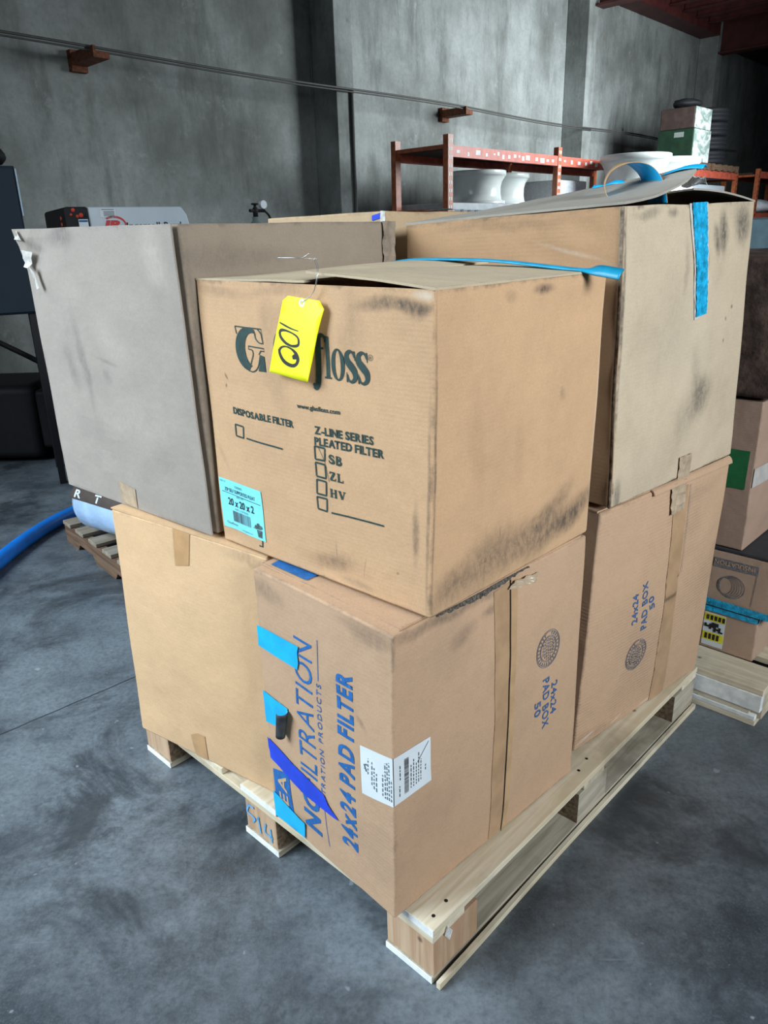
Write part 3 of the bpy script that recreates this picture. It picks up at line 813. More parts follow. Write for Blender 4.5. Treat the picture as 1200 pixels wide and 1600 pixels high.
# ================================================================ box F (right, lower)
mF = card('card_pad_box', (.49, .32, .205), .16, .4, .22, seed=3.,
          stains=[('R', .1, .03, .25, .04, 0, .3), ('R', .7, .9, .3, .05, 10, .2)], lights=[('R', .08, .035, .10, .012, 8, .7), ('R', .3, .03, .06, .01, 12, .6), ('R', .55, .02, .12, .012, 4, .6)])
hF = Hex(COR['F'], 3, {'R': .012, 'L': .004}, [('R', .25, .62, .22, .18, 10, .004), ('R', .8, .78, .2, .1, 30, -.004)], .003)
rF = box_root('F', 'brown carton at the lower right behind the lettered one, with tape and a round seal')
hF.shell(mF, rF)
dF = hF.dim('R')
slab([hF.base('T', .0, .01), hF.base('T', .0, .99), hF.base('T', .48, .99), hF.base('T', .48, .01)], 'flap', mF, rF, .004, 8)
slab([hF.base('T', .50, .006) - UP * .0, hF.base('T', .995, .006) + UP * .0004, hF.base('T', .995, .99) + UP * .0004, hF.base('T', .50, .99) + UP * .0004], 'flap', mF, rF, .0035, 14, lambda u, v: .0 )
# pushed-up lip of the top flap at the right end
slab([hF.S('R', .36, .985, .006), hF.S('R', .995, .985, .006), hF.S('R', .995, 1.0, -.006) + UP * .008, hF.S('R', .36, 1.0, -.006) + UP * .003], 'raised_lip', mF, rF, .0035, 10, lambda u, v: .003 * math.sin(v * math.pi))
decal(hF, 'R', [[(.529, .965), (.64, .97), (.645, .5), (.69, .003), (.568, .002), (.545, .5)]], 'tape', M['soft_tape'], rF, .0014, .0012)
bm = bmesh.new(); into(bm, stroke([(.655, .97), (.66, .60), (.63, .58)], .0016, dF))
drape(bm, lambda u, v: hF.S('R', u, v, .0035), 'tape_edge', M['ink_grey'], rF, 28)
crumple('clear_tape_knot', lambda u, v: (hF.S('R', .50 + .11 * u, 1.0 - .12 * v, .002), hF.nrm('R', .5, .9)), 8, 8, M['clear_tape'], rF, .003, 60, 4)
bm = bmesh.new(); seal(bm, .3755, .309, .0455, dF, 90)
drape(bm, lambda u, v: hF.S('R', u, v, .0012), 'round_seal', M['ink_grey'], rF, 28)
bm = bmesh.new()
text_into(bm, '24x24', (.3393, .4683), (.3125, .6082), (-.040, -.004), .022, 0, 1.12)
text_into(bm, 'PAD BOX', (.4199, .4181), (.382, .6393), (-.042, -.004), .022, 0, 1.12)
text_into(bm, '50', (.4667, .4952), (.4447, .5557), (-.040, -.004), .022, 0, 1.1)
drape(bm, lambda u, v: hF.S('R', u, v, .0012), 'blue_lettering', M['ink_blue_soft'], rF, 28)

# ================================================================ box D (upper left, dusty grey)
DC = {k: Vector(v) for k, v in COR['D'].items()}
for key in ((0, 0, 0), (0, 1, 0), (0, 0, 1), (0, 1, 1)):      # shell stands 13 mm behind the outer flap panel
    e = (DC[1, key[1], key[2]] - DC[key]).normalized(); DC[key] = DC[key] + e * .013
mD = card('card_dusty', (.335, .295, .26), .30, .35, .0, seed=4., gcol=(.22, .20, .175),
          stains=[('L', .30, .97, .16, .06, 0, .55), ('L', .33, .52, .035, .26, 8, .38), ('L', .24, .50, .05, .12, 15, .30), ('L', .5, .55, .10, .012, -8, .35), ('L', .48, .50, .05, .03, -30, .25), ('L', .10, .95, .10, .03, -10, .4), ('L', .82, .28, .2, .1, 20, .12)],
          lights=[('L', .88, .90, .10, .14, 30, .35), ('L', .55, .62, .1, .14, 70, .22), ('L', .6, .36, .5, .12, -6, .2)], edgecol=(.10, .095, .09))
mDR = card('card_dusty_side', (.29, .235, .18), .30, .4, .05, seed=5., gcol=(.19, .15, .115),
          stains=[('R', .2, .90, .4, .06, 0, .3), ('R', .55, .80, .03, .04, 0, .35), ('R', .02, .6, .02, .5, 0, .4)])
hD0 = Hex(COR['D'], 4, {'L': .006, 'R': .004}, [('L', .10, .90, .14, .08, 40, -.004)], .003)
hD = Hex(DC, 4, {'L': .0, 'R': .004})
rD = box_root('D', 'tall dusty grey carton at the upper left with a torn corner')
hD.shell(mDR, rD)
def panel(hx, f, u0, u1, name, mat, par, th=.004, N=30, wav=0., v0=0., v1=1., tear=None):
    bm = bmesh.new(); uvl = bm.loops.layers.uv.new('UVMap'); lay = []
    for s_ in (0, 1):
        g = {}
        for i in range(N + 1):
            for j in range(N + 1):
                u = u0 + (u1 - u0) * i / N; v = v0 + (v1 - v0) * j / N
                uu = u + (wav * noise.noise(Vector((3.1, v * 5, 0))) if i == N else 0)
                off = -th * (1 - s_)
                if tear: uu, v2, off = tear(uu, v, off)
                else: v2 = v
                g[i, j] = (bm.verts.new(hx.S(f, uu, v2, off)), u, v)
        lay.append(g)
    def face(q):
        fc = bm.faces.new([x[0] for x in q])
        for lp, x in zip(fc.loops, q): lp[uvl].uv = (x[1] + 2 * FI[f], x[2])
    for i in range(N):
        for j in range(N):
            k = [(i, j), (i + 1, j), (i + 1, j + 1), (i, j + 1)]
            face([lay[1][a] for a in k]); face([lay[0][a] for a in reversed(k)])
    for i in range(N):
        for a, b in (((i, 0), (i + 1, 0)), ((i, N), (i + 1, N)), ((0, i), (0, i + 1)), ((N, i), (N, i + 1))):
            face([lay[0][a], lay[0][b], lay[1][b], lay[1][a]])
    bmesh.ops.recalc_face_normals(bm, faces=bm.faces)
    return link(name, bm, mat, par)
def tearD(u, v, off):
    d = math.hypot((u) / .10, (1 - v) / .09)
    if d < 1.6:
        k = 1 - d / 1.6
        off += .016 * k + .006 * noise.noise(Vector((u * 50, v * 50, 0))) * k
        u += .012 * k * noise.noise(Vector((v * 70, 1, 0))) - .012 * k * (1 if v > .97 else 0)
    return u, v, off
panel(hD0, 'L', 0, .992, 'outer_flap', mD, rD, .004, 34, .003, tear=tearD)
# torn liner paper at the top left corner
bm = bmesh.new()
for pl in ([(.020, .93), (.10, .92), (.055, .865), (.028, .87)], [(.06, .865), (.085, .875), (.125, .80), (.105, .79)], [(-.012, .985), (.03, .995), (.05, .96), (-.005, .965)]):
    into(bm, [pl])
drape(bm, lambda u, v: hD0.S('L', u, v, .014 + .010 * noise.noise(Vector((u * 40, v * 40, 2)))), 'torn_paper', M['white_paper'], rD, 60)
decal(hD0, 'L', [[(.4252, .0943), (.5426, .0807), (.5341, .0051), (.4274, .0118)]], 'tape', M['clear_tape'], rD, .0016)
# ragged top right corner of the side face
crumple('torn_corner', lambda u, v: (hD.S('R', .93 + .07 * u, 1.0 - .16 * v, .002), hD.nrm('R', .9, .9)), 6, 10, mDR, rD, .004, 50, 3)

# ================================================================ box E (upper right, open and tented)
mE = card('card_worn', (.52, .42, .30), .22, .75, .06, seed=6., gcol=(.20, .155, .11),
          stains=[('R', .72, .885, .06, .12, 8, 1.), ('R', .66, .86, .04, .09, 20, .9), ('R', .90, .93, .12, .11, 30, .85), ('R', .62, .31, .15, .12, 35, .8), ('R', .56, .42, .06, .14, 10, .3), ('R', .35, .62, .22, .28, 0, .22), ('R', .50, .24, .12, .12, 40, .3),
                  ('R', .44, .80, .03, .12, 0, .35), ('R', .15, .97, .12, .03, 0, .55), ('R', .33, .97, .06, .03, 0, .7), ('R', .008, .7, .012, .5, 0, .8), ('R', .85, .62, .016, .012, 0, .95), ('R', .80, .58, .010, .012, 0, .9), ('R', .79, .50, .008, .012, 0, .9),
                  ('R', .04, .04, .04, .10, 0, .8), ('R', .60, .78, .012, .07, -8, .6), ('L', .96, .9, .1, .2, 0, .3)],
          lights=[('R', .5, .55, .4, .3, 0, .15)])
mEL = card('card_worn_side', (.44, .270, .150), .15, .5, .1, seed=6.5, stains=[('L', .985, .7, .02, .4, 0, .6), ('L', .5, .97, .5, .03, 0, .3)], lights=[('L', .8, .87, .2, .012, -14, .35), ('L', .7, .80, .25, .010, -10, .3)])
hE = Hex(COR['E'], 6, {'R': .008, 'L': .003}, [('L', .88, .93, .12, .03, -25, -.007), ('L', .72, .86, .2, .03, -12, -.005), ('L', .9, .84, .1, .02, 10, -.005), ('R', .3, .3, .3, .3, 0, .006), ('R', .85, .12, .2, .06, 20, -.005)], .003)
rE = box_root('E', 'large worn carton at the upper right, flaps tented open, blue tape strip down its face')
oE = hE.shell(mE, rE, skip=('T',), N=32)
# left face uses the browner board
oE.data.materials.append(mEL)
nx = (hE.base('R', 1, .5) - hE.base('R', 0, .5)).normalized()
for p in oE.data.polygons:
    if p.normal.dot(nx) < -.7: p.material_index = 1
mEf = card('card_flap_grey', (.36, .325, .28), .3, .5, .05, seed=7.)
T00, T01, T10, T11 = [Vector(COR['E'][k]) for k in ((0, 0, 1), (0, 1, 1), (1, 0, 1), (1, 1, 1))]
tip = Vector((.7085, 1.7685, 1.506))
far1 = T01.lerp(T11, .5) + UP * .022
flapE = slab([T01, T00, tip, far1], 'flap', mEf, rE, .005, 18, lambda u, v: .0035 * u - .012 * math.sin(v * math.pi) * u + .010 * smooth(.8, 1, v) * u)
tip2 = Vector((.690, 1.752, 1.474))
far2 = T01.lerp(T11, .47) + UP * .004
slab([T10 - UP * .001, T11 - UP * .001, far2, tip2], 'flap', mEf, rE, .004, 14, lambda u, v: .006 * math.sin(v * math.pi) * (1 - u))
# white film crumpled at the seam
crumple('torn_film', lambda u, v: (tip2.lerp(T10, .02 + .30 * u) + (far2 - tip2).normalized() * (.02 + .06 * v) + UP * (.014 + .012 * math.sin(u * 3)), UP), 16, 10, M['white_film'], rE, .008, 45, 2)
# blue tape left along the free edge of the flap
dv = (far1 - tip).normalized()
bm = bmesh.new(); prev = None
for k in range(25):
    a = k / 24; p = tip.lerp(far1, -.02 + .44 * a) + UP * (.012 + .008 * math.sin(a * 9) * (1 - a)); w = (T00 - tip).normalized() * (.020 + .006 * math.sin(a * 5))
    cur = [bm.verts.new(p - w * .25 + UP * .006 * noise.noise(p * 40)), bm.verts.new(p + w * .4 + UP * (.003 + .006 * noise.noise(p * 33))), bm.verts.new(p + w)]
    if prev:
        for j in range(2): bm.faces.new([prev[j], prev[j + 1], cur[j + 1], cur[j]])
    prev = cur
o = link('tape', bm, M['cyan_tape'], rE, smooth_shade=True); m_ = o.modifiers.new('solid', 'SOLIDIFY'); m_.thickness = .001
# standing loop of blue tape
lc = Vector((.572, 1.82, 1.493)); e1 = Vector((.97, -.05, 0)); e2 = Vector((-.42, .90, 0)).normalized()
loop = [(.066, -.045), (.060, -.020), (.044, .012), (.018, .034), (-.014, .040), (-.044, .026), (-.058, .000), (-.050, -.026), (-.022, -.046), (.010, -.054)]
pts = spline([Vector((a, b, 0)) for a, b in loop], 6)
bm = bmesh.new(); prev = None
for p in pts:
    c = lc + e1 * p.x + UP * (p.y + .004)
    k_ = smooth(-.05, .03, p.x); e2v = (Vector((.24, .97, .10)) * (1 - k_) + Vector((-.36, .93, .05)) * k_).normalized()
    cur = [bm.verts.new(c + e2v * q) for q in (-.034, -.012, .012, .034)]
    if prev:
        for j in range(3): bm.faces.new([prev[j], prev[j + 1], cur[j + 1], cur[j]])
    prev = cur
o = link('tape_loop', bm, [M['tan_tape'], M['cyan_tape'], M['tan_tape']], rE, smooth_shade=True)
m_ = o.modifiers.new('solid', 'SOLIDIFY'); m_.thickness = .0012; m_.offset = 0; m_.material_offset = 1; m_.material_offset_rim = 2
# crinkled blue strip on the right face
bm = fill_polys([[(.438, 1.004), (.578, 1.004), (.598, .80), (.612, .618), (.590, .612), (.508, .604), (.480, .80)]])
drape(bm, lambda u, v: hE.S('R', u, v, .0018 + .0012 * noise.noise(Vector((u * 90, v * 50, 1)))), 'tape_backing', M['white_paper'], rE, 90)
bm = fill_polys([[(.4524, 1.006), (.5634, 1.006), (.585, .80), (.6052, .6183), (.5161, .6129), (.492, .80)]])
M['cyan_foil'] = plain('crinkled_cyan_tape', (.015, .36, .62), .28, var=.35, scale=60, bump=.9)
drape(bm, lambda u, v: hE.S('R', u, v, .0042 + .0022 * noise.noise(Vector((u * 60, v * 45, 5))) + .0015 * noise.noise(Vector((u * 130, v * 120, 9)))), 'tape', M['cyan_foil'], rE, 130)
crumple('clear_tape', lambda u, v: (hE.S('R', .49 + .10 * u, .09 - .09 * v, .002), hE.nrm('R', .5, .1)), 8, 8, M['clear_tape'], rE, .002, 60, 4)
# folded dirty near edge
bm = bmesh.new(); prev = None
for k in range(41):
    v = k / 40; wv = .004 * noise.noise(Vector((v * 8, 0, 3)))
    a = hE.S('L', .985, v, .0012); b = hE.S('L', .992, v, .004 + wv); c = hE.S('L', .999, v, .0035)
    cur = [bm.verts.new(q) for q in (a, b, c)]
    if prev:
        for j in range(2): bm.faces.new([prev[j], prev[j + 1], cur[j + 1], cur[j]])
    prev = cur
link('folded_edge', bm, plain('dirty_edge', (.20, .16, .12), .8, var=.6, scale=60, bump=.5), rE, smooth_shade=True)

# ================================================================ box G (upper back)
mG = card('card_back', (.50, .36, .225), .15, .35, .05, seed=8.)
hG = Hex(COR['G'], 8)
rG = box_root('G', 'brown carton at the far back of the stack, its dented corner showing between two others')
hG.shell(mG, rG, N=16)
decal(hG, 'L', [[(.90, .985), (.975, .995), (.975, .975), (.90, .965)]], 'tape', M['navy_tape'], rG, .002)
bm = fill_polys([[(.44, -.01), (.62, -.02), (.62, .12), (.44, .14)]])
drape(bm, lambda u, v: hG.base('T', u, v) + UP * (.006 + .004 * noise.noise(Vector((u * 20, v * 20, 0)))), 'tape', M['cyan_tape'], rG, 20)
crumple('dented_corner', lambda u, v: (hG.S('L', .97 + .035 * u, 1.0 - .10 * v, .002), hG.nrm('L', .9, .9)), 4, 8, M['white_paper'], rG, .003, 60, 1)

# ================================================================ box C (front, upper) printed carton with hang tag
mC = card('card_printed_front', (.545, .345, .198), .12, .55, .05, seed=10.,
          stains=[('L', .88, .955, .20, .030, 0, .9), ('L', .95, .95, .06, .04, 20, .7), ('L', .14, .965, .18, .03, 0, .35), ('L', .42, .96, .2, .03, 0, .3), ('L', .40, .62, .06, .20, 10, .15), ('L', .36, .88, .06, .10, 0, .22),
                  ('L', .60, .075, .14, .05, 10, .5), ('L', .70, .03, .12, .02, 0, .4), ('L', .945, .27, .018, .14, 0, .7), ('L', .988, .35, .010, .5, 0, .6), ('L', .88, .12, .008, .008, 0, .95), ('L', .125, .665, .008, .02, 30, .95), ('L', .118, .63, .008, .012, -20, .9),
                  ('L', .05, .36, .10, .018, -60, .2), ('L', .72, .9, .07, .16, 0, .25), ('L', .62, .13, .004, .06, 3, .35), ('L', .74, .10, .004, .06, -10, .45),
                  ('R', .84, .125, .30, .075, 16, .85), ('R', .60, .11, .40, .11, 8, .70), ('R', .30, .11, .28, .15, 14, .60), ('R', .10, .07, .16, .10, 20, .5), ('R', .70, .20, .22, .07, 24, .5),
                  ('R', .57, .965, .09, .025, 0, .9), ('R', .36, .95, .05, .03, 0, .35), ('R', .010, .5, .008, .7, 0, .7), ('R', .20, .55, .06, .3, 10, .15), ('R', .45, .45, .04, .22, 4, .12), ('R', .7, .6, .03, .03, 20, .3), ('R', .60, .14, .008, .01, 0, 1.), ('R', .36, .19, .006, .03, 10, .5)],
          lights=[('L', .97, .985, .06, .02, 0, .7), ('R', .985, .5, .012, .6, 0, .4)], edgecol=(.06, .055, .05))
hC = Hex(COR['C'], 10, {'L': .006, 'R': .010, 'B': .0}, [('R', .45, .30, .16, .3, 8, -.005), ('R', .5, .14, .40, .05, 10, -.006), ('L', .60, .04, .22, .06, 0, -.006), ('L', .05, .02, .12, .05, 30, -.006), ('R', .75, .88, .2, .1, 0, -.004)], .003)
rC = box_root('C', 'printed yellow-tan carton on top at the front, green lettering and a yellow hang tag')
oC = hC.shell(mC, rC, skip=('T',), N=34, bev=.006)
mCt = card('card_top_dust', (.52, .415, .285), .3, .6, .05, seed=11., gcol=(.24, .22, .19))
C00, C01, C10, C11 = [Vector(COR['C'][k]) for k in ((0, 0, 1), (0, 1, 1), (1, 0, 1), (1, 1, 1))]
sm0 = C00.lerp(C01, .46) + UP * .018; sm1 = C10.lerp(C11, .46) + UP * .006
slab([C00 - UP * .001, C10 - UP * .001, sm1, sm0], 'flap', mCt, rC, .004, 16, lambda u, v: .002 * math.sin(math.pi * v))
sm0b = C00.lerp(C01, .47) + UP * .0025; sm1b = C10.lerp(C11, .47) + UP * .012
slab([C01 - UP * .001, C11 - UP * .001, sm1b, sm0b], 'flap', mCt, rC, .004, 16, lambda u, v: .012 * math.sin(math.pi * v) * smooth(.0, .7, u))
# blue tape across the top, its end sticking out past the right edge
bm = bmesh.new(); prev = None
pa = Vector((.395, 1.490, 1.330)); 
path = [Vector((.445, 1.425, 1.322)), Vector((.408, 1.462, 1.329)), Vector((.37, 1.50, 1.3315)), Vector((.24, 1.635, 1.346)), Vector((.10, 1.80, 1.348)), Vector((.045, 1.885, 1.340)), Vector((.035, 1.92, 1.332))]
pp = spline(path, 8)
for i, p in enumerate(pp):
    d = (pp[min(i + 1, len(pp) - 1)] - pp[max(i - 1, 0)]).normalized(); k_ = smooth(14, 6, i) if False else 1 - smooth(6, 14, i); sd = d.cross(UP).normalized() * .020 * (1 - .55 * k_) + UP * .0085 * k_
    cur = [bm.verts.new(p - sd), bm.verts.new(p + UP * .0015), bm.verts.new(p + sd)]
    if prev:
        for j in range(2): bm.faces.new([prev[j], prev[j + 1], cur[j + 1], cur[j]])
    prev = cur
o = link('tape', bm, plain('blue_strap_tape', (.008, .27, .46), .4, var=.15, scale=30), rC, smooth_shade=True); m_ = o.modifiers.new('solid', 'SOLIDIFY'); m_.thickness = .0035
# ---- green print
dC = hC.dim('L'); bm = bmesh.new()
def flush(name, hx=None, f='L', mat=None, par=None, off=.0011, cuts=34):
    global bm
    drape(bm, lambda u, v: (hx or hC).S(f, u, v, off), name, mat or M['ink_green'], par or rC, cuts); bm = bmesh.new()
# monogram: bold crescent with an outlined letter inside a corner frame
cx, cy = .276, .777
into(bm, ring(cx - .012, cy, .068, .0745, .040, .056, 30, 62, 258, .020))
thin = .0022
into(bm, stroke([(.200, .851), (.330, .8475), (.335, .800)], thin, dC) + stroke([(.200, .851), (.206, .825)], thin, dC))
into(bm, stroke(spline([Vector(p) for p in ((.275, .851, 0), (.296, .835, 0), (.302, .815, 0), (.318, .802, 0), (.336, .800, 0))], 6), thin, dC))
into(bm, stroke(spline([Vector(p) for p in ((.312, .847, 0), (.328, .832, 0), (.333, .812, 0))], 6), thin, dC))
into(bm, stroke([(.264, .788), (.338, .784), (.338, .775), (.322, .775), (.312, .762)], thin, dC) + stroke([(.264, .788), (.262, .778), (.280, .776)], thin, dC))
into(bm, stroke(spline([Vector(p) for p in ((.280, .776, 0), (.284, .762, 0), (.272, .735, 0), (.262, .712, 0), (.254, .704, 0))], 6), thin, dC))
into(bm, stroke(spline([Vector(p) for p in ((.254, .704, 0), (.280, .702, 0), (.304, .720, 0), (.318, .760, 0))], 6), thin, dC))
into(bm, [[(.318, .762), (.338, .758), (.343, .706), (.306, .706), (.314, .728)]])
flush('green_monogram')
# serif word: letters built from thick and thin strokes (partly behind the tag)
base, xh, asc = .7165, .8128, .8484
into(bm, ring(.425, .782, .040, .069, .021, .060, 24, 60, 300))                                   # capital seen at the tag's left edge
flush('capital_letter')
for x0, x1 in ((.610, .636),):                                                                      # l
    into(bm, [rect(x0 + .006, base, x1 - .006, asc), rect(x0, base, x1, base + .006), [(x0 - .002, asc - .010), (x0 + .007, asc - .007), (x1 - .006, asc), (x0, asc - .001)]])
into(bm, ring(.663, (base + xh) / 2, .0265, .0505, .0115, .045, 32))                                # o
def letter_s(x, w, y0, y1):
    h = y1 - y0; P_ = [(x + .86 * w, y0 + .80 * h), (x + .70 * w, y0 + .95 * h), (x + .42 * w, y0 + .985 * h), (x + .16 * w, y0 + .87 * h), (x + .18 * w, y0 + .68 * h), (x + .50 * w, y0 + .52 * h), (x + .82 * w, y0 + .35 * h), (x + .86 * w, y0 + .14 * h), (x + .58 * w, y0 + .012 * h), (x + .28 * w, y0 + .05 * h), (x + .12 * w, y0 + .24 * h)]
    into(bm, stroke(spline([Vector((*p, 0)) for p in P_], 5), [.003, .004, .0055, .009, .013, .0145, .013, .009, .0055, .004, .003], dC))
    into(bm, [[(x + .80 * w, y1 + .01 * h), (x + .90 * w, y1 + .01 * h), (x + .93 * w, y0 + .70 * h), (x + .87 * w, y0 + .70 * h)], [(x + .06 * w, y0 + .30 * h), (x + .12 * w, y0 + .30 * h), (x + .16 * w, y0 - .02 * h), (x + .06 * w, y0 - .02 * h)]])
letter_s(.693, .041, base, xh); letter_s(.737, .043, base, xh)
F_ = [(.618, .838), (.608, .849), (.594, .846), (.587, .825), (.585, .780), (.584, .730), (.581, .695), (.572, .680), (.562, .686)]
into(bm, stroke(spline([Vector((*p, 0)) for p in F_], 6), [.006, .006, .009, .0135, .014, .014, .012, .007, .007], dC))   # f with a long tail
into(bm, [rect(.570, .806, .608, .8128)]); into(bm, [ell(.617, .835, .0055, .007), ell(.564, .690, .006, .007)])
flush('brand_lettering')
into(bm, ring(.7875, .8005, .0085, .0095, .0072, .0081, 20))
text_into(bm, 'R', (.7840, .796), (.7915, .796), (0, .009))
flush('registered_mark')
text_into(bm, 'www.glasfloss.com', (.4781, .6015), (.6644, .6056), (0, .0165), .022)
flush('web_address')
tight_into(bm, 'DISPOSABLE FILTER', (.1482, .5335), (.454, .5265), (0, .0265), .036, .09, .24)
flush('filter_heading')
tight_into(bm, 'Z-LINE SERIES', (.5502, .5235), (.7943, .5300), (0, .0285), .036, .09, .24)
tight_into(bm, 'PLEATED FILTER', (.5476, .4860), (.8327, .4942), (0, .0285), .036, .09, .24)
flush('series_heading')
for q in ([(.1505, .4923), (.1956, .4899), (.1897, .4456), (.1478, .4482)], [(.5473, .4809), (.5926, .4804), (.5901, .4381), (.5472, .4364)], [(.5464, .4251), (.5893, .4247), (.5893, .3778), (.5461, .3777)], [(.5453, .3662), (.5887, .3664), (.5858, .3182), (.542, .3174)], [(.5412, .3056), (.588, .3073), (.5854, .263), (.5444, .2646)]):
    into(bm, outline(q, .0035, dC)); flush('check_box')
into(bm, stroke([(.2074, .4487), (.391, .4411)], .0034, dC)); flush('write_in_line')
into(bm, stroke([(.6056, .2633), (.8244, .2697)], .0034, dC)); flush('write_in_line')
into(bm, stroke([(.561, .484), (.589, .436), (.603, .3695)], .0010, dC)); flush('pen_tick')
def serif_word(word, x0, x1, y0, h):
    """slab-serif capitals from strokes"""
    n = len(word); w = (x1 - x0) / n; T_, t_ = .0045, .0020
    for k, ch in enumerate(word):
        x = x0 + k * w + .06 * w; ww = .84 * w
        X = lambda a: x + a * ww
        Yy = lambda b: y0 + b * h
        def S_(p, wd): into(bm, stroke([(X(a), Yy(b)) for a, b in p], wd, dC))
        def C_(p, wd): into(bm, stroke([(q.x, q.y) for q in spline([Vector((X(a), Yy(b), 0)) for a, b in p], 4)], wd, dC))
        if ch == 'S': C_([(.88, .72), (.70, .95), (.35, .95), (.15, .75), (.45, .55), (.80, .38), (.85, .15), (.5, .03), (.15, .12), (.1, .32)], [t_, .003, T_ * .8, T_, T_, T_, .003, t_])
        elif ch == 'B':
            S_([(.22, 0), (.22, 1)], T_); C_([(.05, .98), (.6, .97), (.78, .76), (.55, .54), (.25, .53)], [t_, t_, T_, T_, t_]); C_([(.25, .52), (.65, .50), (.90, .26), (.62, .03), (.05, .02)], [t_, t_, T_, T_, t_])
        elif ch == 'Z': S_([(.08, .76), (.1, .97), (.88, .97)], t_ * 1.4); S_([(.82, .97), (.14, .03)], T_); S_([(.1, .03), (.90, .03), (.94, .28)], t_ * 1.4)
        elif ch == 'L': S_([(.28, 0), (.28, 1)], T_); S_([(.06, .98), (.50, .98)], t_); S_([(.06, .02), (.92, .02), (.94, .30)], t_ * 1.3)
        elif ch == 'H':
            for a in (.2, .8): S_([(a, 0), (a, 1)], T_); S_([(a - .16, .98), (a + .16, .98)], t_); S_([(a - .16, .02), (a + .16, .02)], t_)
            S_([(.2, .52), (.8, .52)], t_)
        elif ch == 'V': S_([(.16, .98), (.52, .02)], T_); S_([(.52, .02), (.84, .98)], t_); S_([(.0, .98), (.34, .98)], t_); S_([(.68, .98), (1.0, .98)], t_)
serif_word('SB', .6055, .6660, .4350, .0275); flush('option_letters'); serif_word('ZL', .6045, .6690, .3775, .0275); flush('option_letters'); serif_word('HV', .6015, .6745, .3185, .0275); flush('option_letters')
into(bm, stroke([(.2395, .0639), (.2365, .0350), (.2179, .0350)], .0035, dC))
flush('corner_mark')
# aqua product label
LB = [Vector((.0136, .2632, 0)), Vector((.2581, .2595, 0)), Vector((.2591, .0594, 0)), Vector((.019, .0682, 0))]
def lb(a, b):
    p = (LB[3] * (1 - a) + LB[2] * a) * (1 - b) + (LB[0] * (1 - a) + LB[1] * a) * b; return (p.x, p.y)
decal(hC, 'L', [[tuple(p.xy) for p in LB]], 'product_label', M['aqua_label'], rC, .0014)
bm = bmesh.new()
def lt(body, a0, a1, b, h, bold=.0):
    p0, p1, p2 = lb(a0, b), lb(a1, b), lb(a0, b + h)
    text_into(bm, body, p0, p1, (p2[0] - p0[0], p2[1] - p0[1]), bold)
lt('20 x 20 x 2', .19, .80, .50, .150, .022)
lt('ZSP SELF SUPPORTED PLEAT', .13, .85, .765, .075, .008)
lt('CONTENTS', .38, .56, .875, .045); lt('20/CTN', .40, .56, .685, .045)
into(bm, stroke([lb(.06, .735), lb(.96, .715)], .0012, dC))
drape(bm, lambda u, v: hC.S('L', u, v, .0021), 'label_print', M['ink_black'], rC, 40)
bm = bmesh.new(); a = .28; rnd = random.Random(5)
while a < .70:
    w = rnd.choice([.006, .010, .016]); p = [lb(a, .185), lb(a + w, .185), lb(a + w, .400), lb(a, .400)]; into(bm, [p]); a += w + rnd.choice([.007, .012])
drape(bm, lambda u, v: hC.S('L', u, v, .0021), 'label_barcode', M['ink_soft'], rC, 40); bm = bmesh.new()
lt('PART # ZSP20202', .34, .66, .425, .04); drape(bm, lambda u, v: hC.S('L', u, v, .0021), 'label_part_number', M['ink_soft'], rC, 40); bm = bmesh.new(); lt('Glasfloss', .10, .36, .095, .055); drape(bm, lambda u, v: hC.S('L', u, v, .0021), 'label_maker', M['ink_soft'], rC, 40); bm = bmesh.new(); lt('www.glasfloss.com', .46, .72, .045, .035); drape(bm, lambda u, v: hC.S('L', u, v, .0021), 'label_web_address', M['ink_soft'], rC, 40); bm = bmesh.new(); lt('MERV 10', .03, .16, .93, .035)
drape(bm, lambda u, v: hC.S('L', u, v, .0021), 'label_fine_print', M['ink_soft'], rC, 40)
bm = bmesh.new()
into(bm, [[lb(x, y) for x, y in [(.845, .05), (.93, .05), (.945, .20), (.83, .20)]], [lb(x, y) for x, y in [(.74, .215), (.81, .235), (.86, .23), (.82, .20)]]])
for q in ((.82, .26, .03, .03), (.87, .30, .035, .035), (.92, .26, .035, .04), (.88, .24, .05, .03), (.80, .24, .02, .02)):
    into(bm, [[lb(*p) for p in ell(*q, n=10)]])
drape(bm, lambda u, v: hC.S('L', u, v, .0022), 'label_picture', plain('label_picture_ink', (.06, .10, .10), .6, var=.6, scale=160), rC, 40)

# ---- yellow hang tag, hanging from the wire through the top flap
TG = [(u + .014, v) for u, v in ((.4685, .9627), (.5971, .9545), (.6163, .9302), (.5596, .7041), (.378, .7154), (.4446, .9476))]
def tagS(u, v, off=0.):
    # stands a little off the face, lower end curling outwards
    return hC.S('L', u, v, .010 + .012 * smooth(.95, .70, v) ** 1.0 + .004 * math.sin((u - .45) * 14) + off) if False else hC.S('L', u, v, .009 + .010 * max(0., (.955 - v) / .25) + .003 * math.sin((u - .45) * 16) + off)
rT = thing('hang_tag', hC.S('L', .53, .93, .008), 'yellow card tag with black handwriting hanging on the front of the printed carton', 'tag')
o = drape(fill_polys([TG]), lambda u, v: tagS(u, v), 'tag_card', M['yellow_tag'], rT, 40)
m_ = o.modifiers.new('solid', 'SOLIDIFY'); m_.thickness = .0007; m_.offset = -1
def z8(x, y):
    """handwriting sketched on the tag's own axes (x across the photo strip, y down)"""
    px, py = 330 + x * .24167, 480 + y * .24167
    px = 467.5 + (px - 472) * 1.10; py = 530 + (py - 526) * 1.08; u = .5756 + (px - 494) * .002545 + (py - 592) * .00030
    v = .7041 - (py - 592) * .00196 + (px - 494) * .00050
    return (u, v)
bm = bmesh.new()
def hw(pts, ws): into(bm, stroke([(q.x, q.y) for q in spline([Vector((*z8(*p), 0)) for p in pts], 6)], [w * 1.3 for w in ws], dC))
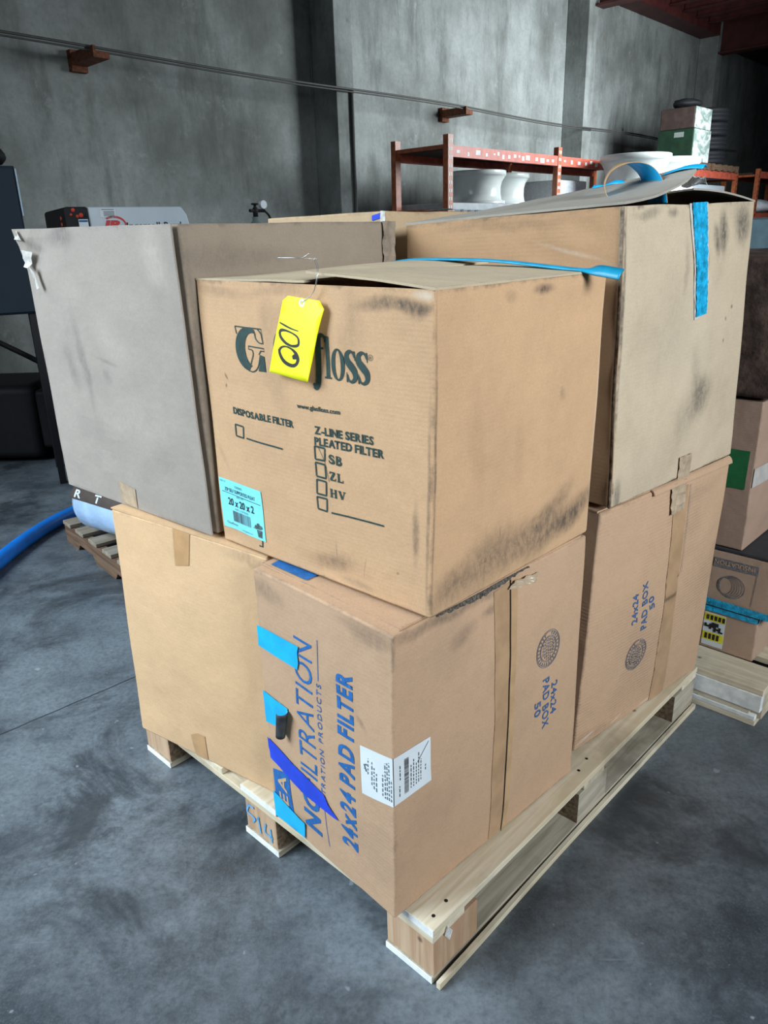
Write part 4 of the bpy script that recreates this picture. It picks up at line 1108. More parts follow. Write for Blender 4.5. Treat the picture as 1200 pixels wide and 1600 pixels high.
hw([(538, 50), (575, 75), (615, 100), (660, 121)], [.0018, .0028, .0022, .0012])
hw([(640, 212), (610, 203), (570, 178), (540, 140), (534, 112), (545, 98), (575, 104), (615, 125), (648, 152), (656, 180), (645, 204), (600, 197), (572, 180)], [.0015, .003, .0042, .005, .0055, .0045, .003, .0022, .003, .0042, .004, .002, .001])
hw([(520, 206), (520, 235), (535, 275), (562, 303), (598, 319), (625, 312), (638, 285), (630, 252), (605, 220), (570, 200), (540, 199), (522, 212)], [.005, .0058, .006, .0055, .0048, .0048, .0065, .006, .003, .0022, .003, .005])
hw([(640, 255), (622, 262), (608, 270), (632, 275)], [.003, .005, .005, .004])
drape(bm, lambda u, v: tagS(u, v, .0009), 'handwriting', M['ink_black'], rT, 60)
bm = bmesh.new(); into(bm, ring(.5445, .9445, .0115, .0125, .0055, .006, 20))
drape(bm, lambda u, v: tagS(u, v, .0013), 'eyelet', M['wire'], rT, 40)
bm = bmesh.new()
w0 = tagS(.5445, .9445, .002); w1 = hC.S('L', .585, .975, .012); w2 = hC.S('L', .635, .998, .010) + UP * .018; w3 = sm0 + UP * .022 + PL * .0
for d in (Vector((0, 0, 0)), Vector((.002, .0, .0025))):
    add_tube(bm, spline([w0 + d, w1 + d, hC.S('L', .60, 1.0, .008) + UP * .020 + d, w3 + PA * .02 + d], 6), .0005, 6)
add_tube(bm, spline([w3 + PA * .03, w3 + PL * .02 + UP * .003, w3 + PL * .065 - PA * .01 + UP * .004], 6), .0006, 6)
add_tube(bm, [w3 + UP * .010 + PA * .01, w3 + UP * .003 + PL * .006, w3 + UP * .002 + PL * .016], .0006, 6)
link('tie_wire', bm, M['wire'], rT, smooth_shade=True)

# ================================================================ next pallet to the right with its cartons
pr = thing('wooden_pallet', Q(1.80, .35, 0), 'pale pallet at the right edge with a whitewashed board, under the insulation cartons', 'pallet')
def rp(name, mat, *b, yaw=PY): return ppart(name, mat, *b, parent=pr, yaw=yaw)
a0, l0 = 1.268, -.185
rp('deck_board', M['pine'], a0, a0 + .14, l0, l0 + 1.1, .108, .128, yaw=PY + math.pi / 2)
for k in range(1, 6): rp('deck_board', M['pine'], a0 + .19 * k, a0 + .19 * k + .11, l0, l0 + 1.1, .108, .128, yaw=PY + math.pi / 2)
for l in (0, .5, 1.06): rp('stringer', M['pine'], a0 + .021, a0 + 1.08, l0 + l + .0, l0 + l + .04, .018, .1075)
rp('face_board', M['pine_paint'], a0 - .002, a0 + .020, l0 + .001, l0 + 1.09, .052, .1075, yaw=PY + math.pi / 2)
rp('ledge_board', M['pine'], a0 + .003, a0 + .020, l0 + .03, l0 + .95, .034, .0515, yaw=PY + math.pi / 2)
rp('bottom_board', M['pine_paint'], a0 + .0, a0 + .020, l0 + .012, l0 + .80, .018, .0335, yaw=PY + math.pi / 2)
rp('bottom_board', M['pine'], a0 + .0, a0 + .11, l0 + .01, l0 + 1.08, 0, .0175, yaw=PY + math.pi / 2)
rp('bottom_board', M['pine'], a0 + .97, a0 + 1.08, l0 + .01, l0 + 1.08, 0, .0175, yaw=PY + math.pi / 2)
GR2 = 'cartons stacked on the right-hand pallet'
def qcor(a0, a1, l0, l1, z0, z1):
    return {(i, j, k): tuple(Q(a1 if i else a0, l1 if j else l0, z1 if k else z0)) for i in (0, 1) for j in (0, 1) for k in (0, 1)}
def carton(cor, label, mat, seed, group=GR2, N=14):
    h = Hex(cor, seed); c = [Vector(v) for k, v in cor.items() if k[2] == 0]
    r_ = thing('cardboard_box', sum(c, Vector()) / 4, label, 'box', group)
    h.shell(mat, r_, N=N); return h, r_
mR = card('card_brown_small', (.46, .32, .235), .15, .4, .05, seed=12.)
h, r_ = carton(qcor(1.405, 1.80, -.105, .27, .129, .278), 'small brown carton with yellow and black labels, directly on the right-hand pallet', mR, 12)
dd = h.dim('L')
def tt(t_, z, zb, zt): return (1 - t_ / dd[0], (z - zb) / (zt - zb))
def pan(hx, f, t0, t1, z0, z1, zb, zt, mat, par, name, off=.0015):
    return decal(hx, f, [[tt(t0, z0, zb, zt), tt(t1, z0, zb, zt), tt(t1, z1, zb, zt), tt(t0, z1, zb, zt)]], name, mat, par, off)
pan(h, 'L', .158, .092, .140, .255, .129, .278, M['white_label'], r_, 'shipping_label')
pan(h, 'L', .157, .093, .228, .252, .129, .278, M['yellow_label'], r_, 'label_block', .0022)
pan(h, 'L', .157, .093, .160, .188, .129, .278, M['yellow_label'], r_, 'label_block', .0022)
bm = bmesh.new()
for z0, z1, n_ in ((.232, .248, 5), (.164, .184, 4)):
    for k in range(n_):
        x = .150 - k * .012; into(bm, [[tt(x, z0, .129, .278), tt(x - .008, z0, .129, .278), tt(x - .008, z1, .129, .278), tt(x, z1, .129, .278)]])
rnd = random.Random(2)
for i in range(8):
    for j in range(5):
        if rnd.random() < .55:
            x, z = .154 - i * .0072, .193 + j * .0062; into(bm, [[tt(x, z, .129, .278), tt(x - .0072, z, .129, .278), tt(x - .0072, z + .0062, .129, .278), tt(x, z + .0062, .129, .278)]])
drape(bm, lambda u, v: h.S('L', u, v, .0030), 'label_print', M['ink_black'], r_, 10)
pan(h, 'L', .375, .165, .135, .276, .129, .278, M['teal_tape'], r_, 'tape', .003)
pan(h, 'L', .375, .0, .262, .278, .129, .278, M['cyan_foil'], r_, 'tape', .004)
decal(h, 'R', [[(.0, .90), (1, .90), (1, .995), (0, .995)]], 'tape', M['cyan_foil'], r_, .003)
bm = bmesh.new(); into(bm, stroke([(.42, .03), (.40, .95)], .002, dd)); drape(bm, lambda u, v: h.S('L', u, v, .001), 'crease', M['ink_grey'], r_, 10)
h, r_ = carton(qcor(1.400, 1.80, -.165, .27, .281, .470), 'brown carton printed INSULATION upside down, above the small labelled one', mR, 13)
dd = h.dim('L'); zb, zt = .281, .470
E0 = .165 - .105  # offset between the two cartons' near edges
def t2(t_, z): return tt(t_ + E0, z, zb, zt)
bm = bmesh.new(); into(bm, [[t2(.150, .418), t2(.020, .418), t2(.020, .447), t2(.150, .447)]])
into(bm, stroke([t2(.022, .420), t2(.028, .315)], .0018, dd))
drape(bm, lambda u, v: h.S('L', u, v, .0012), 'printed_band', M['ink_grey'], r_, 10)
bm = bmesh.new()
p0, p1 = t2(.030, .441), t2(.148, .441); text_into(bm, 'INSULATION', p0, p1, (0, -.075), .012)
drape(bm, lambda u, v: h.S('L', u, v, .0022), 'reversed_letters', M['kraft_print'], r_, 10)
bm = bmesh.new()
for k in range(6):
    c_ = t2(.088 + .004 * k, .362); into(bm, ring(c_[0], c_[1], (.038 - .003 * k) / dd[0], (.038 - .002 * k) / dd[1] * .189 / .189, (.0362 - .003 * k) / dd[0], (.0362 - .002 * k) / dd[1], 24))
drape(bm, lambda u, v: h.S('L', u, v, .0012), 'coil_picture', M['ink_grey'], r_, 10)
decal(h, 'L', [[tt(.435, .283, zb, zt), tt(.0, .283, zb, zt), tt(0, .305, zb, zt), tt(.435, .312, zb, zt)]], 'tape', M['cyan_foil'], r_, .003)
decal(h, 'L', [[tt(.43, .31, zb, zt), tt(.215, .31, zb, zt), tt(.215, .469, zb, zt), tt(.43, .469, zb, zt)]], 'tape', M['teal_tape'], r_, .002)
decal(h, 'R', [[(.0, .01), (1, .01), (1, .13), (0, .13)]], 'tape', M['cyan_foil'], r_, .003)
bm = bmesh.new(); pbox(bm, 1.397, 1.80, -.150, .265, .4715, .482)  # thin charcoal slab along the top of the insulation carton
tag(bevel(link('dark_sheet', bm, plain('charcoal_grey', (.035, .035, .04), .8), loc=Q(1.6, .05, .4715)), .003), 'thin charcoal sheet lying between the insulation carton and the big brown carton', 'sheet')
mR2 = card('card_brown_large', (.40, .27, .20), .2, .4, .05, seed=14.)
h, r_ = carton(qcor(1.40, 1.84, -.03, .42, .484, .935), 'big brown carton with a green label and white tape at the right edge', mR2, 14)
decal(h, 'L', [[(.84, .42), (.96, .42), (.96, .68), (.84, .68)]], 'green_label', M['green_label'], r_, .0015)
decal(h, 'R', [[(.0, .44), (1.0, .44), (1.0, .57), (.0, .57)]], 'tape', plain('whitish_tape', (.50, .47, .44), .4), r_, .0015)
bm = bmesh.new(); into(bm, [rect(.02, .30 - .29, .5, .012)]); bm.free()
# dark wrinkled bundle on top
cor = qcor(1.385, 1.86, -.06, .42, .945, 1.315)
h = Hex(cor, 15, {'L': .02, 'R': .02, 'T': .02}, (), .012)
r_ = thing('wrapped_bundle', Q(1.62, .2, .937), 'dark brown wrinkled bundle on top of the big carton at the right edge', 'bundle')
h.shell(M['dark_wrap'], r_, 'bundle_body', N=20, bev=.015)

# ================================================================ small pallet with wrapped roll, hose (left)
ps = Vector((-1.60, 3.50, 0)); pd = Vector((.645, -.764, 0)).normalized(); pn = Vector((.764, .645, 0))
yaw = math.atan2(pd.y, pd.x)
r_ = thing('wooden_pallet', ps + pd * .5 + pn * .35, 'small weathered brown pallet behind the lower left carton, under the wrapped roll', 'pallet')
def sp(name, mat, a0, a1, b0, b1, z0, z1, ax=0):
    bm = bmesh.new(); add_box(bm, ps + pd * (a0 + a1) / 2 + pn * (b0 + b1) / 2 + UP * (z0 + z1) / 2, (pd, pn, UP), ((a1 - a0) / 2, (b1 - b0) / 2, (z1 - z0) / 2))
    o = link(name, bm, mat, r_); obj_frame(o, yaw + ax); bevel(o, .003, 1); return o
def stringer(b0):
    prof = [(0, 0), (.16, 0), (.19, .035), (.36, .035), (.39, 0), (.62, 0), (.65, .035), (.82, .035), (.85, 0), (1.0, 0), (1.0, .095), (0, .095)]
    bm = bmesh.new(); lo = [bm.verts.new(ps + pd * a + pn * b0 + UP * z) for a, z in prof]; hi = [bm.verts.new(ps + pd * a + pn * (b0 + .04) + UP * z) for a, z in prof]
    bm.faces.new(lo); bm.faces.new(list(reversed(hi)))
    for k in range(len(prof)): bm.faces.new([lo[k], hi[k], hi[(k + 1) % len(prof)], lo[(k + 1) % len(prof)]])
    bmesh.ops.recalc_face_normals(bm, faces=bm.faces)
    o = link('stringer', bm, M['old_wood'], r_); obj_frame(o, yaw); return o
for b in (.0, .33, .66): stringer(b)
for a in (.0, .17, .34, .51, .68, .87):
    sp('deck_board', M['old_wood_grey'], a, a + .10, -.005, .705, .0955, .115, math.pi / 2)
# roll
rc = ps + pd * .06 + pn * .25 + UP * .262
r_ = thing('wrapped_roll', rc - UP * .13, 'white plastic wrapped roll with a dark lettered band lying on the small weathered pallet', 'roll')
bm = bmesh.new()
ra = Vector((.80, -.60, 0)).normalized()
rc = rc + pd * .05 + Vector((-.060, -.185, 0))
prof = [(0, -.02), (.03, -.018), (.085, -.004), (.115, .02), (.132, .06), (.132, .16), (.129, .30), (.132, .45), (.130, .58), (.10, .63), (0, .64)]
add_lathe(bm, prof, rc, 36, ra)
for v in bm.verts: v.co += noise.noise_vector(v.co * 9) * .004
o = link('plastic_wrap', bm, plain('bluish_plastic_wrap', (.42, .60, .86), .22, var=.10, scale=14, bump=.6), r_, smooth_shade=True)
def rollS(al, ang, off=.0):
    side = Vector((ra.y, -ra.x, 0)); return rc + ra * al + (UP * math.sin(R(ang)) - side * math.cos(R(ang)) * -1) * (.130 + off)
bm = fill_polys([rect(.035, .22, .60, .52)])
drape(bm, lambda u, v: rollS(u, v * 90, .005), 'lettered_band', M['brown_label'], r_, 16)
bm = bmesh.new(); text_into(bm, 'R', (.065, .27), (.115, .27), (0, .18), .03); text_into(bm, 'T', (.215, .27), (.262, .27), (0, .18), .03)
drape(bm, lambda u, v: rollS(u, v * 90, .0065), 'white_letters', M['white_label'], r_, 16)
# hose
bm = bmesh.new()
hp = [(-1.70, 2.55, .036), (-1.78, 2.95, .036), (-1.79, 3.25, .036), (-1.765, 3.55, .036), (-1.70, 3.80, .036), (-1.55, 4.10, .036), (-1.25, 4.45, .036), (-.9, 4.7, .036)]
add_tube(bm, spline(hp, 10), .035, 20)
tag(link('blue_hose', bm, M['hose_blue'], smooth_shade=True), 'thick bright blue hose on the floor at the left edge', 'hose')

# ================================================================ left background
# slate blue cabinet on legs
r_ = thing('steel_cabinet', (-2.42, 4.72, 0), 'dark slate blue steel cabinet on legs at the left edge', 'cabinet')
cy = R(25)
cx_ = Vector((math.cos(cy), math.sin(cy), 0)); cyv = Vector((-math.sin(cy), math.cos(cy), 0)); co = Vector((-1.955, 4.47, 0))
def cb(name, mat, x0, x1, y0, y1, z0, z1, bev=.006):
    bm = bmesh.new(); add_box(bm, co + cx_ * (x0 + x1) / 2 + cyv * (y0 + y1) / 2 + UP * (z0 + z1) / 2, (cx_, cyv, UP), ((x1 - x0) / 2, (y1 - y0) / 2, (z1 - z0) / 2))
    return bevel(link(name, bm, mat, r_), bev)
cb('cabinet_body', M['cab_blue'], -.95, 0, .02, .50, 1.035, 1.815)
cb('door', M['cab_blue'], -.475, -.004, 0, .019, 1.045, 1.805); cb('door', M['cab_blue'], -.945, -.480, 0, .019, 1.045, 1.805)
cb('edge_strip', M['cab_light'], .0005, .008, .002, .02, 1.56, 1.80, .001)
cb('door_handle', M['black'], -.46, -.44, -.02, -.0005, 1.30, 1.42, .003)
for x in (-.93, -.04):
    for y in (.04, .46): cb('leg', M['black'], x - .02, x + .02, y - .02, y + .02, 0, 1.0345, .003)
bm = bmesh.new(); bmesh.ops.create_icosphere(bm, subdivisions=3, radius=1)
for v in bm.verts:
    v.co = Vector((v.co.x * .11, v.co.y * .11, max(-.9, v.co.z) * .055)); v.co += noise.noise_vector(v.co * 22) * .016; v.co += co + cx_ * -.135 + cyv * .2 + UP * 1.878
tag(link('crumpled_bag', bm, M['black_rubber'], loc=co + cx_ * -.135 + cyv * .2 + UP * 1.82, smooth_shade=True), 'black crumpled bag lying on top of the slate blue cabinet', 'bag')
# dark floor machine under the cabinet
mo = Vector((-2.02, 5.25, 0))
r_ = thing('floor_machine', mo, 'black wheeled machine with a slanting handle in the dark under the slate blue cabinet', 'machine')
bm = bmesh.new(); add_box(bm, mo + UP * .30, ((1, 0, 0), (0, 1, 0), UP), (.30, .28, .20)); bevel(link('machine_body', bm, M['black'], r_), .03)
bm = bmesh.new(); add_box(bm, mo + Vector((-.62, .02, .28)), ((1, 0, 0), (0, 1, 0), UP), (.315, .30, .255)); bevel(link('shade_filler', bm, M['black'], r_), .06, 3)  # black box added to darken the shadowed space under the cabinet
bm = bmesh.new(); add_lathe(bm, [(0, .48), (.10, .48), (.115, .52), (.115, .66), (.09, .72), (.05, .74), (0, .74)], mo + Vector((-.02, 0, 0)), 24); link('motor', bm, M['black'], r_, smooth_shade=True)
bm = bmesh.new(); add_tube(bm, [mo + Vector((-.05, -.05, .49)), mo + Vector((-.35, -.12, .70)), mo + Vector((-.75, -.2, .95))], .018, 10); link('handle', bm, M['black'], r_, smooth_shade=True)
bm = bmesh.new(); add_lathe(bm, [(0, .501), (.035, .501), (.04, .52), (.04, .64), (.018, .68), (.018, .705), (0, .71)], mo + Vector((.15, -.08, 0)), 18); link('bottle', bm, plain('grey_bottle', (.28, .28, .26), .5), r_, smooth_shade=True)
for dx in (-.2, .2):
    bm = bmesh.new(); add_lathe(bm, [(0, -.025), (.08, -.025), (.09, -.01), (.09, .01), (.08, .025), (0, .025)], mo + Vector((dx, -.1, .09)), 20, (1, 0, 0)); link('wheel', bm, M['black_rubber'], r_, smooth_shade=True)
# compressor
ck = Vector((-2.108, 5.45, 0)); cyaw = R(31)
vx = Vector((math.cos(cyaw), math.sin(cyaw), 0)); vy = Vector((-math.sin(cyaw), math.cos(cyaw), 0))
r_ = thing('air_compressor', ck + vx * .42 + vy * .4, 'pale grey air compressor with black control panel against the back wall', 'compressor')
def K(x, y, z): return ck + vx * x + vy * y + UP * z
def prism(name, mat, prof, y0, y1, bev=.01):
    """prof in (x,z), extruded along y"""
    bm = bmesh.new(); lo = [bm.verts.new(K(x, y0, z)) for x, z in prof]; hi = [bm.verts.new(K(x, y1, z)) for x, z in prof]
    bm.faces.new(lo); bm.faces.new(list(reversed(hi)))
    for k in range(len(prof)): bm.faces.new([lo[k], hi[k], hi[(k + 1) % len(prof)], lo[(k + 1) % len(prof)]])
    bmesh.ops.recalc_face_normals(bm, faces=bm.faces)
    return bevel(link(name, bm, mat, r_), bev)
prism('housing', M['comp_white'], [(.175, .0), (.87, .0), (.87, 1.50), (.85, 1.59), (.815, 1.645), (.16, 1.645), (.165, 1.5)], 0, .80)
prism('control_panel', M['black'], [(.0, .0), (.172, .0), (.162, 1.5), (.156, 1.645), (.015, 1.645), (.0, 1.63)], -.012, .79, .012)
def kdec(bm, fn, name, mat): return drape(bm, fn, name, mat, r_, 8, sm=False)
front = lambda off: (lambda x, z: K(x, -off, z))
for x, z, rr_ in ((.062, 1.625, .012), (.085, 1.585, .010), (.110, 1.592, .014), (.045, 1.595, .008)):
    bm = bmesh.new(); add_lathe(bm, [(0, .022), (rr_, .018), (rr_, .0)], K(x, 0, z), 14, -vy); link('button', bm, M['red_lamp'], r_)
bm = bmesh.new(); add_lathe(bm, [(0, .022), (.010, .018), (.010, .0)], K(.14, 0, 1.588), 14, -vy); link('button', bm, M['cab_blue'], r_)
for z in (1.575, 1.535): 
    bm = bmesh.new(); add_lathe(bm, [(0, .008), (.014, .006), (.014, .0)], K(-.0, .10, z), 14, -vx); link('button', bm, M['red_lamp'], r_)
kdec(fill_polys([rect(.088, 1.46, .150, 1.565)]), front(.016), 'display_card', M['white_label'])
kdec(fill_polys([rect(.090, 1.548, .148, 1.560)]), front(.018), 'card_header', M['ink_blue'])
kdec(fill_polys([rect(.24, 1.575, .345, 1.632)]), front(.003), 'rating_label', M['white_label'])
bm = fill_polys([rect(.25, 1.625, .335, 1.629)] + [rect(.262, z, .335, z + .003) for z in (1.585, 1.592, 1.599, 1.606, 1.613)]); kdec(bm, front(.005), 'rating_print', M['ink_soft'])
bm = bmesh.new(); into(bm, ring(.325, 1.525, .085, .062, .073, .048, 30, -70, 130)); text_into(bm, 'IR', (.255, 1.503), (.375, 1.503), (0, .058), .06, .2)
kdec(bm, front(.003), 'red_emblem', M['red_ink'])
for w_, x0, x1 in (('Ingersoll', .41, .645), ('Rand', .675, .80)):
    bm = bmesh.new(); text_into(bm, w_, (x0, 1.500), (x1, 1.500), (0, .045), .02); kdec(bm, front(.003), 'black_lettering', M['ink_black'])
# gas cylinder
gc = W(4.34, 5.55, 0)
r_ = thing('gas_cylinder', gc, 'grey gas cylinder with valve and gauge standing by the back wall', 'cylinder')
bm = bmesh.new(); add_lathe(bm, [(0, 0), (.10, 0), (.115, .02), (.115, 1.38), (.10, 1.46), (.06, 1.53), (.03, 1.56), (.03, 1.59), (0, 1.59)], gc, 28); link('cylinder_body', bm, plain('grey_green_paint', (.16, .20, .20), .4), r_, smooth_shade=True)
bm = bmesh.new(); add_lathe(bm, [(0, 1.585), (.022, 1.585), (.022, 1.66), (.012, 1.67), (.012, 1.685), (.032, 1.688), (.032, 1.70), (0, 1.70)], gc, 16)
add_tube(bm, [gc + UP * 1.64 - TS * .06, gc + UP * 1.64 + TS * .10], .014, 10); link('valve', bm, M['black'], r_, smooth_shade=True)
bm = bmesh.new(); add_lathe(bm, [(0, .012), (.034, .012), (.036, 0), (.034, -.02), (0, -.02)], gc + TS * .09 + UP * 1.69, 20, -TN); link('gauge', bm, M['white_label'], r_)
bm = bmesh.new(); add_tube(bm, spline([gc + TS * .10 + UP * 1.64, gc + TS * .16 + UP * 1.58, gc + TS * .20 + UP * 1.40, gc + TS * .17 + UP * 1.1], 6), .010, 8); link('hose', bm, M['black'], r_, smooth_shade=True)
# low dark steel box against the wall behind the rack
bm = bmesh.new(); wbox(bm, 7.0, 10.4, 6.15, 6.43, 0, 1.70)
tag(bevel(link('dark_cabinet', bm, plain('dark_brown_steel', (.028, .022, .020), .6)), .01), 'long dark cabinet against the wall behind the orange rack', 'cabinet')

# ================================================================ racks
def rack(posts_s, n0, n1, zt, beams, label, decks=True, marks=True):
    r_ = thing('pallet_rack', W((posts_s[0] + posts_s[-1]) / 2, (n0 + n1) / 2, 0), label, 'rack')
    for s in posts_s:
        for n in (n0, n1):
            bm = bmesh.new()
            wbox(bm, s - .04, s + .04, n - .03, n - .026, 0.01, zt); wbox(bm, s - .04, s - .036, n - .026, n + .035, 0.01, zt); wbox(bm, s + .036, s + .04, n - .026, n + .035, 0.01, zt)
            wbox(bm, s - .07, s + .07, n - .06, n + .06, 0, .0098)
            if n == n0:
                for k in range(int(zt / .0762)):
                    z = .05 + k * .0762
                    for d in (-.016, .016): wbox(bm, s + d - .007, s + d + .007, n - .0312, n - .0302, z, z + .032, 1)
            po = link('post', bm, [M['rack_orange'], M['white_sticker'] if marks else M['black']], r_)
        for z in (.15, .85, 1.62, zt - .12):
            bm = bmesh.new(); wbox(bm, s - .02, s + .02, n0 + .036, n1 - .031, z, z + .035); link('brace', bm, M['rack_orange'], r_)
        for z in (.25, .95):
            bm = bmesh.new(); add_tube(bm, [W(s, n0 + .03, z), W(s, n1 - .03, z + .6)], .014, 6); link('brace', bm, M['rack_orange'], r_)
    for s0, s1 in zip(posts_s, posts_s[1:]):
        for zb_ in beams:
            for n, sg in ((n0, -1), (n1, 1)):
                bm = bmesh.new(); wbox(bm, s0 + .042, s1 - .042, n - .025, n + .025, zb_ - .105, zb_)
                if n == n0 and marks and zb_ > 1.9:
                    rnd = random.Random(int(s0 * 10)); s = s0 + .10
                    while s < s1 - .15:
                        w = rnd.uniform(.03, .09); z = zb_ - rnd.uniform(.02, .05); h_ = rnd.uniform(.015, .05)
                        wbox(bm, s, s + w, n - .0264, n - .0252, z - h_, z, 1); s += w + rnd.uniform(.03, .13)
                link('beam', bm, [M['red_beam'], M['white_sticker']], r_)
            if decks:
                bm = bmesh.new(); wbox(bm, s0 + .045, s1 - .045, n0 + .028, n1 - .028, zb_ - .03, zb_ - .012); link('shelf_deck', bm, plain('shelf_board', (.05, .035, .025), .8), r_)
    return r_
rack([6.45, 8.53, 10.70], 5.1, 5.8, 2.33, [2.235, .90], 'orange pallet rack with a stickered red beam, standing behind the stack at mid photo')
rack([11.95, 14.36], 5.1, 5.85, 2.26, [2.255, 1.10], 'red pallet rack carrying the wrapped crates and black tires', marks=False)
rack([14.80, 17.2], 4.88, 5.45, 2.33, [2.29, 1.62], 'last orange pallet rack at the right edge of the photo', decks=True, marks=False)

# condensers with white fan cowls
def condenser(s0, s1, n0, n1, z0, z1, cowls, rad, hgt, label):
    r_ = thing('condenser_unit', W((s0 + s1) / 2, (n0 + n1) / 2, z0), label, 'condenser')
    bm = bmesh.new(); wbox(bm, s0, s1, n0 + .012, n1, z0, z1); bevel(link('casing', bm, M['unit_grey'], r_), .01)
    nn = 3; w = (s1 - s0) / nn
    for q in range(nn):
        bm = bmesh.new(); a, b = s0 + q * w + .05, s0 + (q + 1) * w - .05
        z = z0 + .12
        while z < z1 - .10:
            add_box(bm, W((a + b) / 2, n0 + .004, z), (TS, (TN + UP * .6).normalized(), (UP - TN * .6).normalized()), ((b - a) / 2, .012, .002)); z += .035
        wbox(bm, a, b, n0 + .0105, n0 + .0118, z0 + .10, z1 - .07)
        for x in (a + (b - a) * .25, a + (b - a) * .5, a + (b - a) * .75): wbox(bm, x - .006, x + .006, n0 - .008, n0 - .002, z0 + .10, z1 - .07)
        link('louver_panel', bm, M['louver_dark'], r_)
    for s, n_ in cowls:
        c = W(s, n_, z1)
        bm = bmesh.new(); H = hgt
        prof = [(rad * .98, .002), (rad * .98, .03), (rad * .86, .04), (rad * .82, H * .30), (rad * .82, H * .52), (rad * .86, H * .68), (rad * .94, H * .80), (rad * .985, H * .85), (rad, H * .855), (rad, H * .985), (rad * .985, H), (rad * .95, H), (rad * .88, H * .82), (rad * .75, H * .6), (rad * .72, H * .3), (rad * .74, .02)]
        add_lathe(bm, prof, c, 48); fc = link('fan_cowl', bm, M['fan_white'], r_, smooth_shade=True)
        bm = bmesh.new()
        for b in range(4):
            a = b * math.pi / 2; d = Vector((math.cos(a), math.sin(a), 0)); e = Vector((-d.y, d.x, .5)).normalized()
            add_box(bm, c + d * rad * .40 + UP * H * .35, (d, e, d.cross(e)), (rad * .30, rad * .12, .004))
        add_lathe(bm, [(0, H * .3), (.06, H * .3), (.06, H * .45), (0, H * .47)], c, 16)
        link('fan_blades', bm, M['unit_grey'], fc)
    return r_
condenser(6.60, 8.40, 5.16, 5.94, .905, 1.715, ((7.48, 5.50), (8.14, 5.62)), .325, .345, 'grey condenser with two white fan cowls inside the orange rack bay')
condenser(8.75, 10.85, 4.20, 4.96, 0, 1.79, ((9.47, 4.58), (10.36, 4.58)), .42, .46, 'large grey condenser with two tall white fan cowls in front of the rack')
# pale wrapped parcels in the rack's second bay
for (s, z0, h_, lab) in ((9.02, .905, .72, 'lower of two pale wrapped cartons in the orange rack bay'), (9.02, 1.63, .36, 'upper pale wrapped carton in the orange rack bay')):
    bm = bmesh.new(); wbox(bm, s - .38, s + .32, 5.15, 5.70, z0, z0 + h_); bevel(link('lid' if False else 'wrapped_carton', bm, M['white_film'], loc=W(s, 5.4, z0)), .012)
    o = col.objects[-1]; tag(o, lab, 'box')
bm = bmesh.new(); wbox(bm, 9.55, 10.5, 5.16, 5.72, .905, 1.86)
tag(bevel(link('grey_machine', bm, M['unit_grey'], loc=W(10, 5.4, .905)), .01), 'plain dark grey machine casing in the orange rack beside the pale wrapped cartons', 'machine')

# crates, tires and their pallets on the second rack
def mini_pallet(s0, s1, n0, n1, z0, label):
    r_ = thing('wooden_pallet', W((s0 + s1) / 2, (n0 + n1) / 2, z0), label, 'pallet')
    for n in (n0, (n0 + n1) / 2 - .02, n1 - .04):
        bm = bmesh.new(); wbox(bm, s0, s1, n, n + .04, z0 + .015, z0 + .085); link('stringer', bm, M['old_wood'], r_)
    nb = 5
    for z in (z0, z0 + .0855):
        for k in range(nb):
            a = s0 + (s1 - s0 - .10) * k / (nb - 1); bm = bmesh.new(); wbox(bm, a, a + .10, n0, n1, z, z + .0145); link('deck_board', bm, M['old_wood'], r_)
    return r_
mini_pallet(12.32, 13.10, 5.06, 5.80, 2.256, 'small brown pallet under the wrapped green crates')
mini_pallet(13.14, 14.30, 5.04, 5.82, 2.256, 'brown pallet under the stack of black tires')
zc0 = 2.357
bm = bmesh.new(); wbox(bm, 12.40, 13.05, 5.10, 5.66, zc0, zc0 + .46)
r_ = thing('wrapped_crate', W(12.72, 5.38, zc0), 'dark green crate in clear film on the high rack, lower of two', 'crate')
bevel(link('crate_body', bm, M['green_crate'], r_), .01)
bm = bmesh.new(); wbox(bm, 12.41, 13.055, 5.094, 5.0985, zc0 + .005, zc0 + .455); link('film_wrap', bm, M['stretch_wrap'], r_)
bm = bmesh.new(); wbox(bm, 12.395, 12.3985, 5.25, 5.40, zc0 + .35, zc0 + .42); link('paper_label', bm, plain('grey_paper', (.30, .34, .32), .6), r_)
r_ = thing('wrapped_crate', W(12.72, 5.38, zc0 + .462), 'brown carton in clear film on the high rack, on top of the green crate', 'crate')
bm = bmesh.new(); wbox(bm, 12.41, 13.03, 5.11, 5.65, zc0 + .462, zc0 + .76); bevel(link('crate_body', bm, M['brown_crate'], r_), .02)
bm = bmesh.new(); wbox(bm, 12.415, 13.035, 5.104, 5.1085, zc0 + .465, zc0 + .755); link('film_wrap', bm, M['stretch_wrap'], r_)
bm = bmesh.new(); bmesh.ops.create_icosphere(bm, subdivisions=3, radius=1)
for v in bm.verts: v.co = Vector((v.co.x * .22, v.co.y * .18, max(-.85, v.co.z) * .07)); v.co += noise.noise_vector(v.co * 14) * .02; v.co += W(12.72, 5.38, zc0 + .838)
tag(link('crumpled_bag', bm, M['black_rubber'], loc=W(12.72, 5.38, zc0 + .76), smooth_shade=True), 'black plastic bag on top of the wrapped crates', 'bag')
bm = bmesh.new()
hw_ = .103; prof = [(.20, -hw_ * .8), (.26, -hw_), (.30, -hw_ * .97), (.325, -hw_ * .75), (.33, -hw_ * .35), (.322, -hw_ * .33), (.322, -hw_ * .25), (.332, -hw_ * .23), (.332, hw_ * .23), (.322, hw_ * .25), (.322, hw_ * .33), (.33, hw_ * .35), (.325, hw_ * .75), (.30, hw_ * .97), (.26, hw_), (.20, hw_ * .8)]
add_lathe(bm, prof, (0, 0, 0), 44, closed=True)
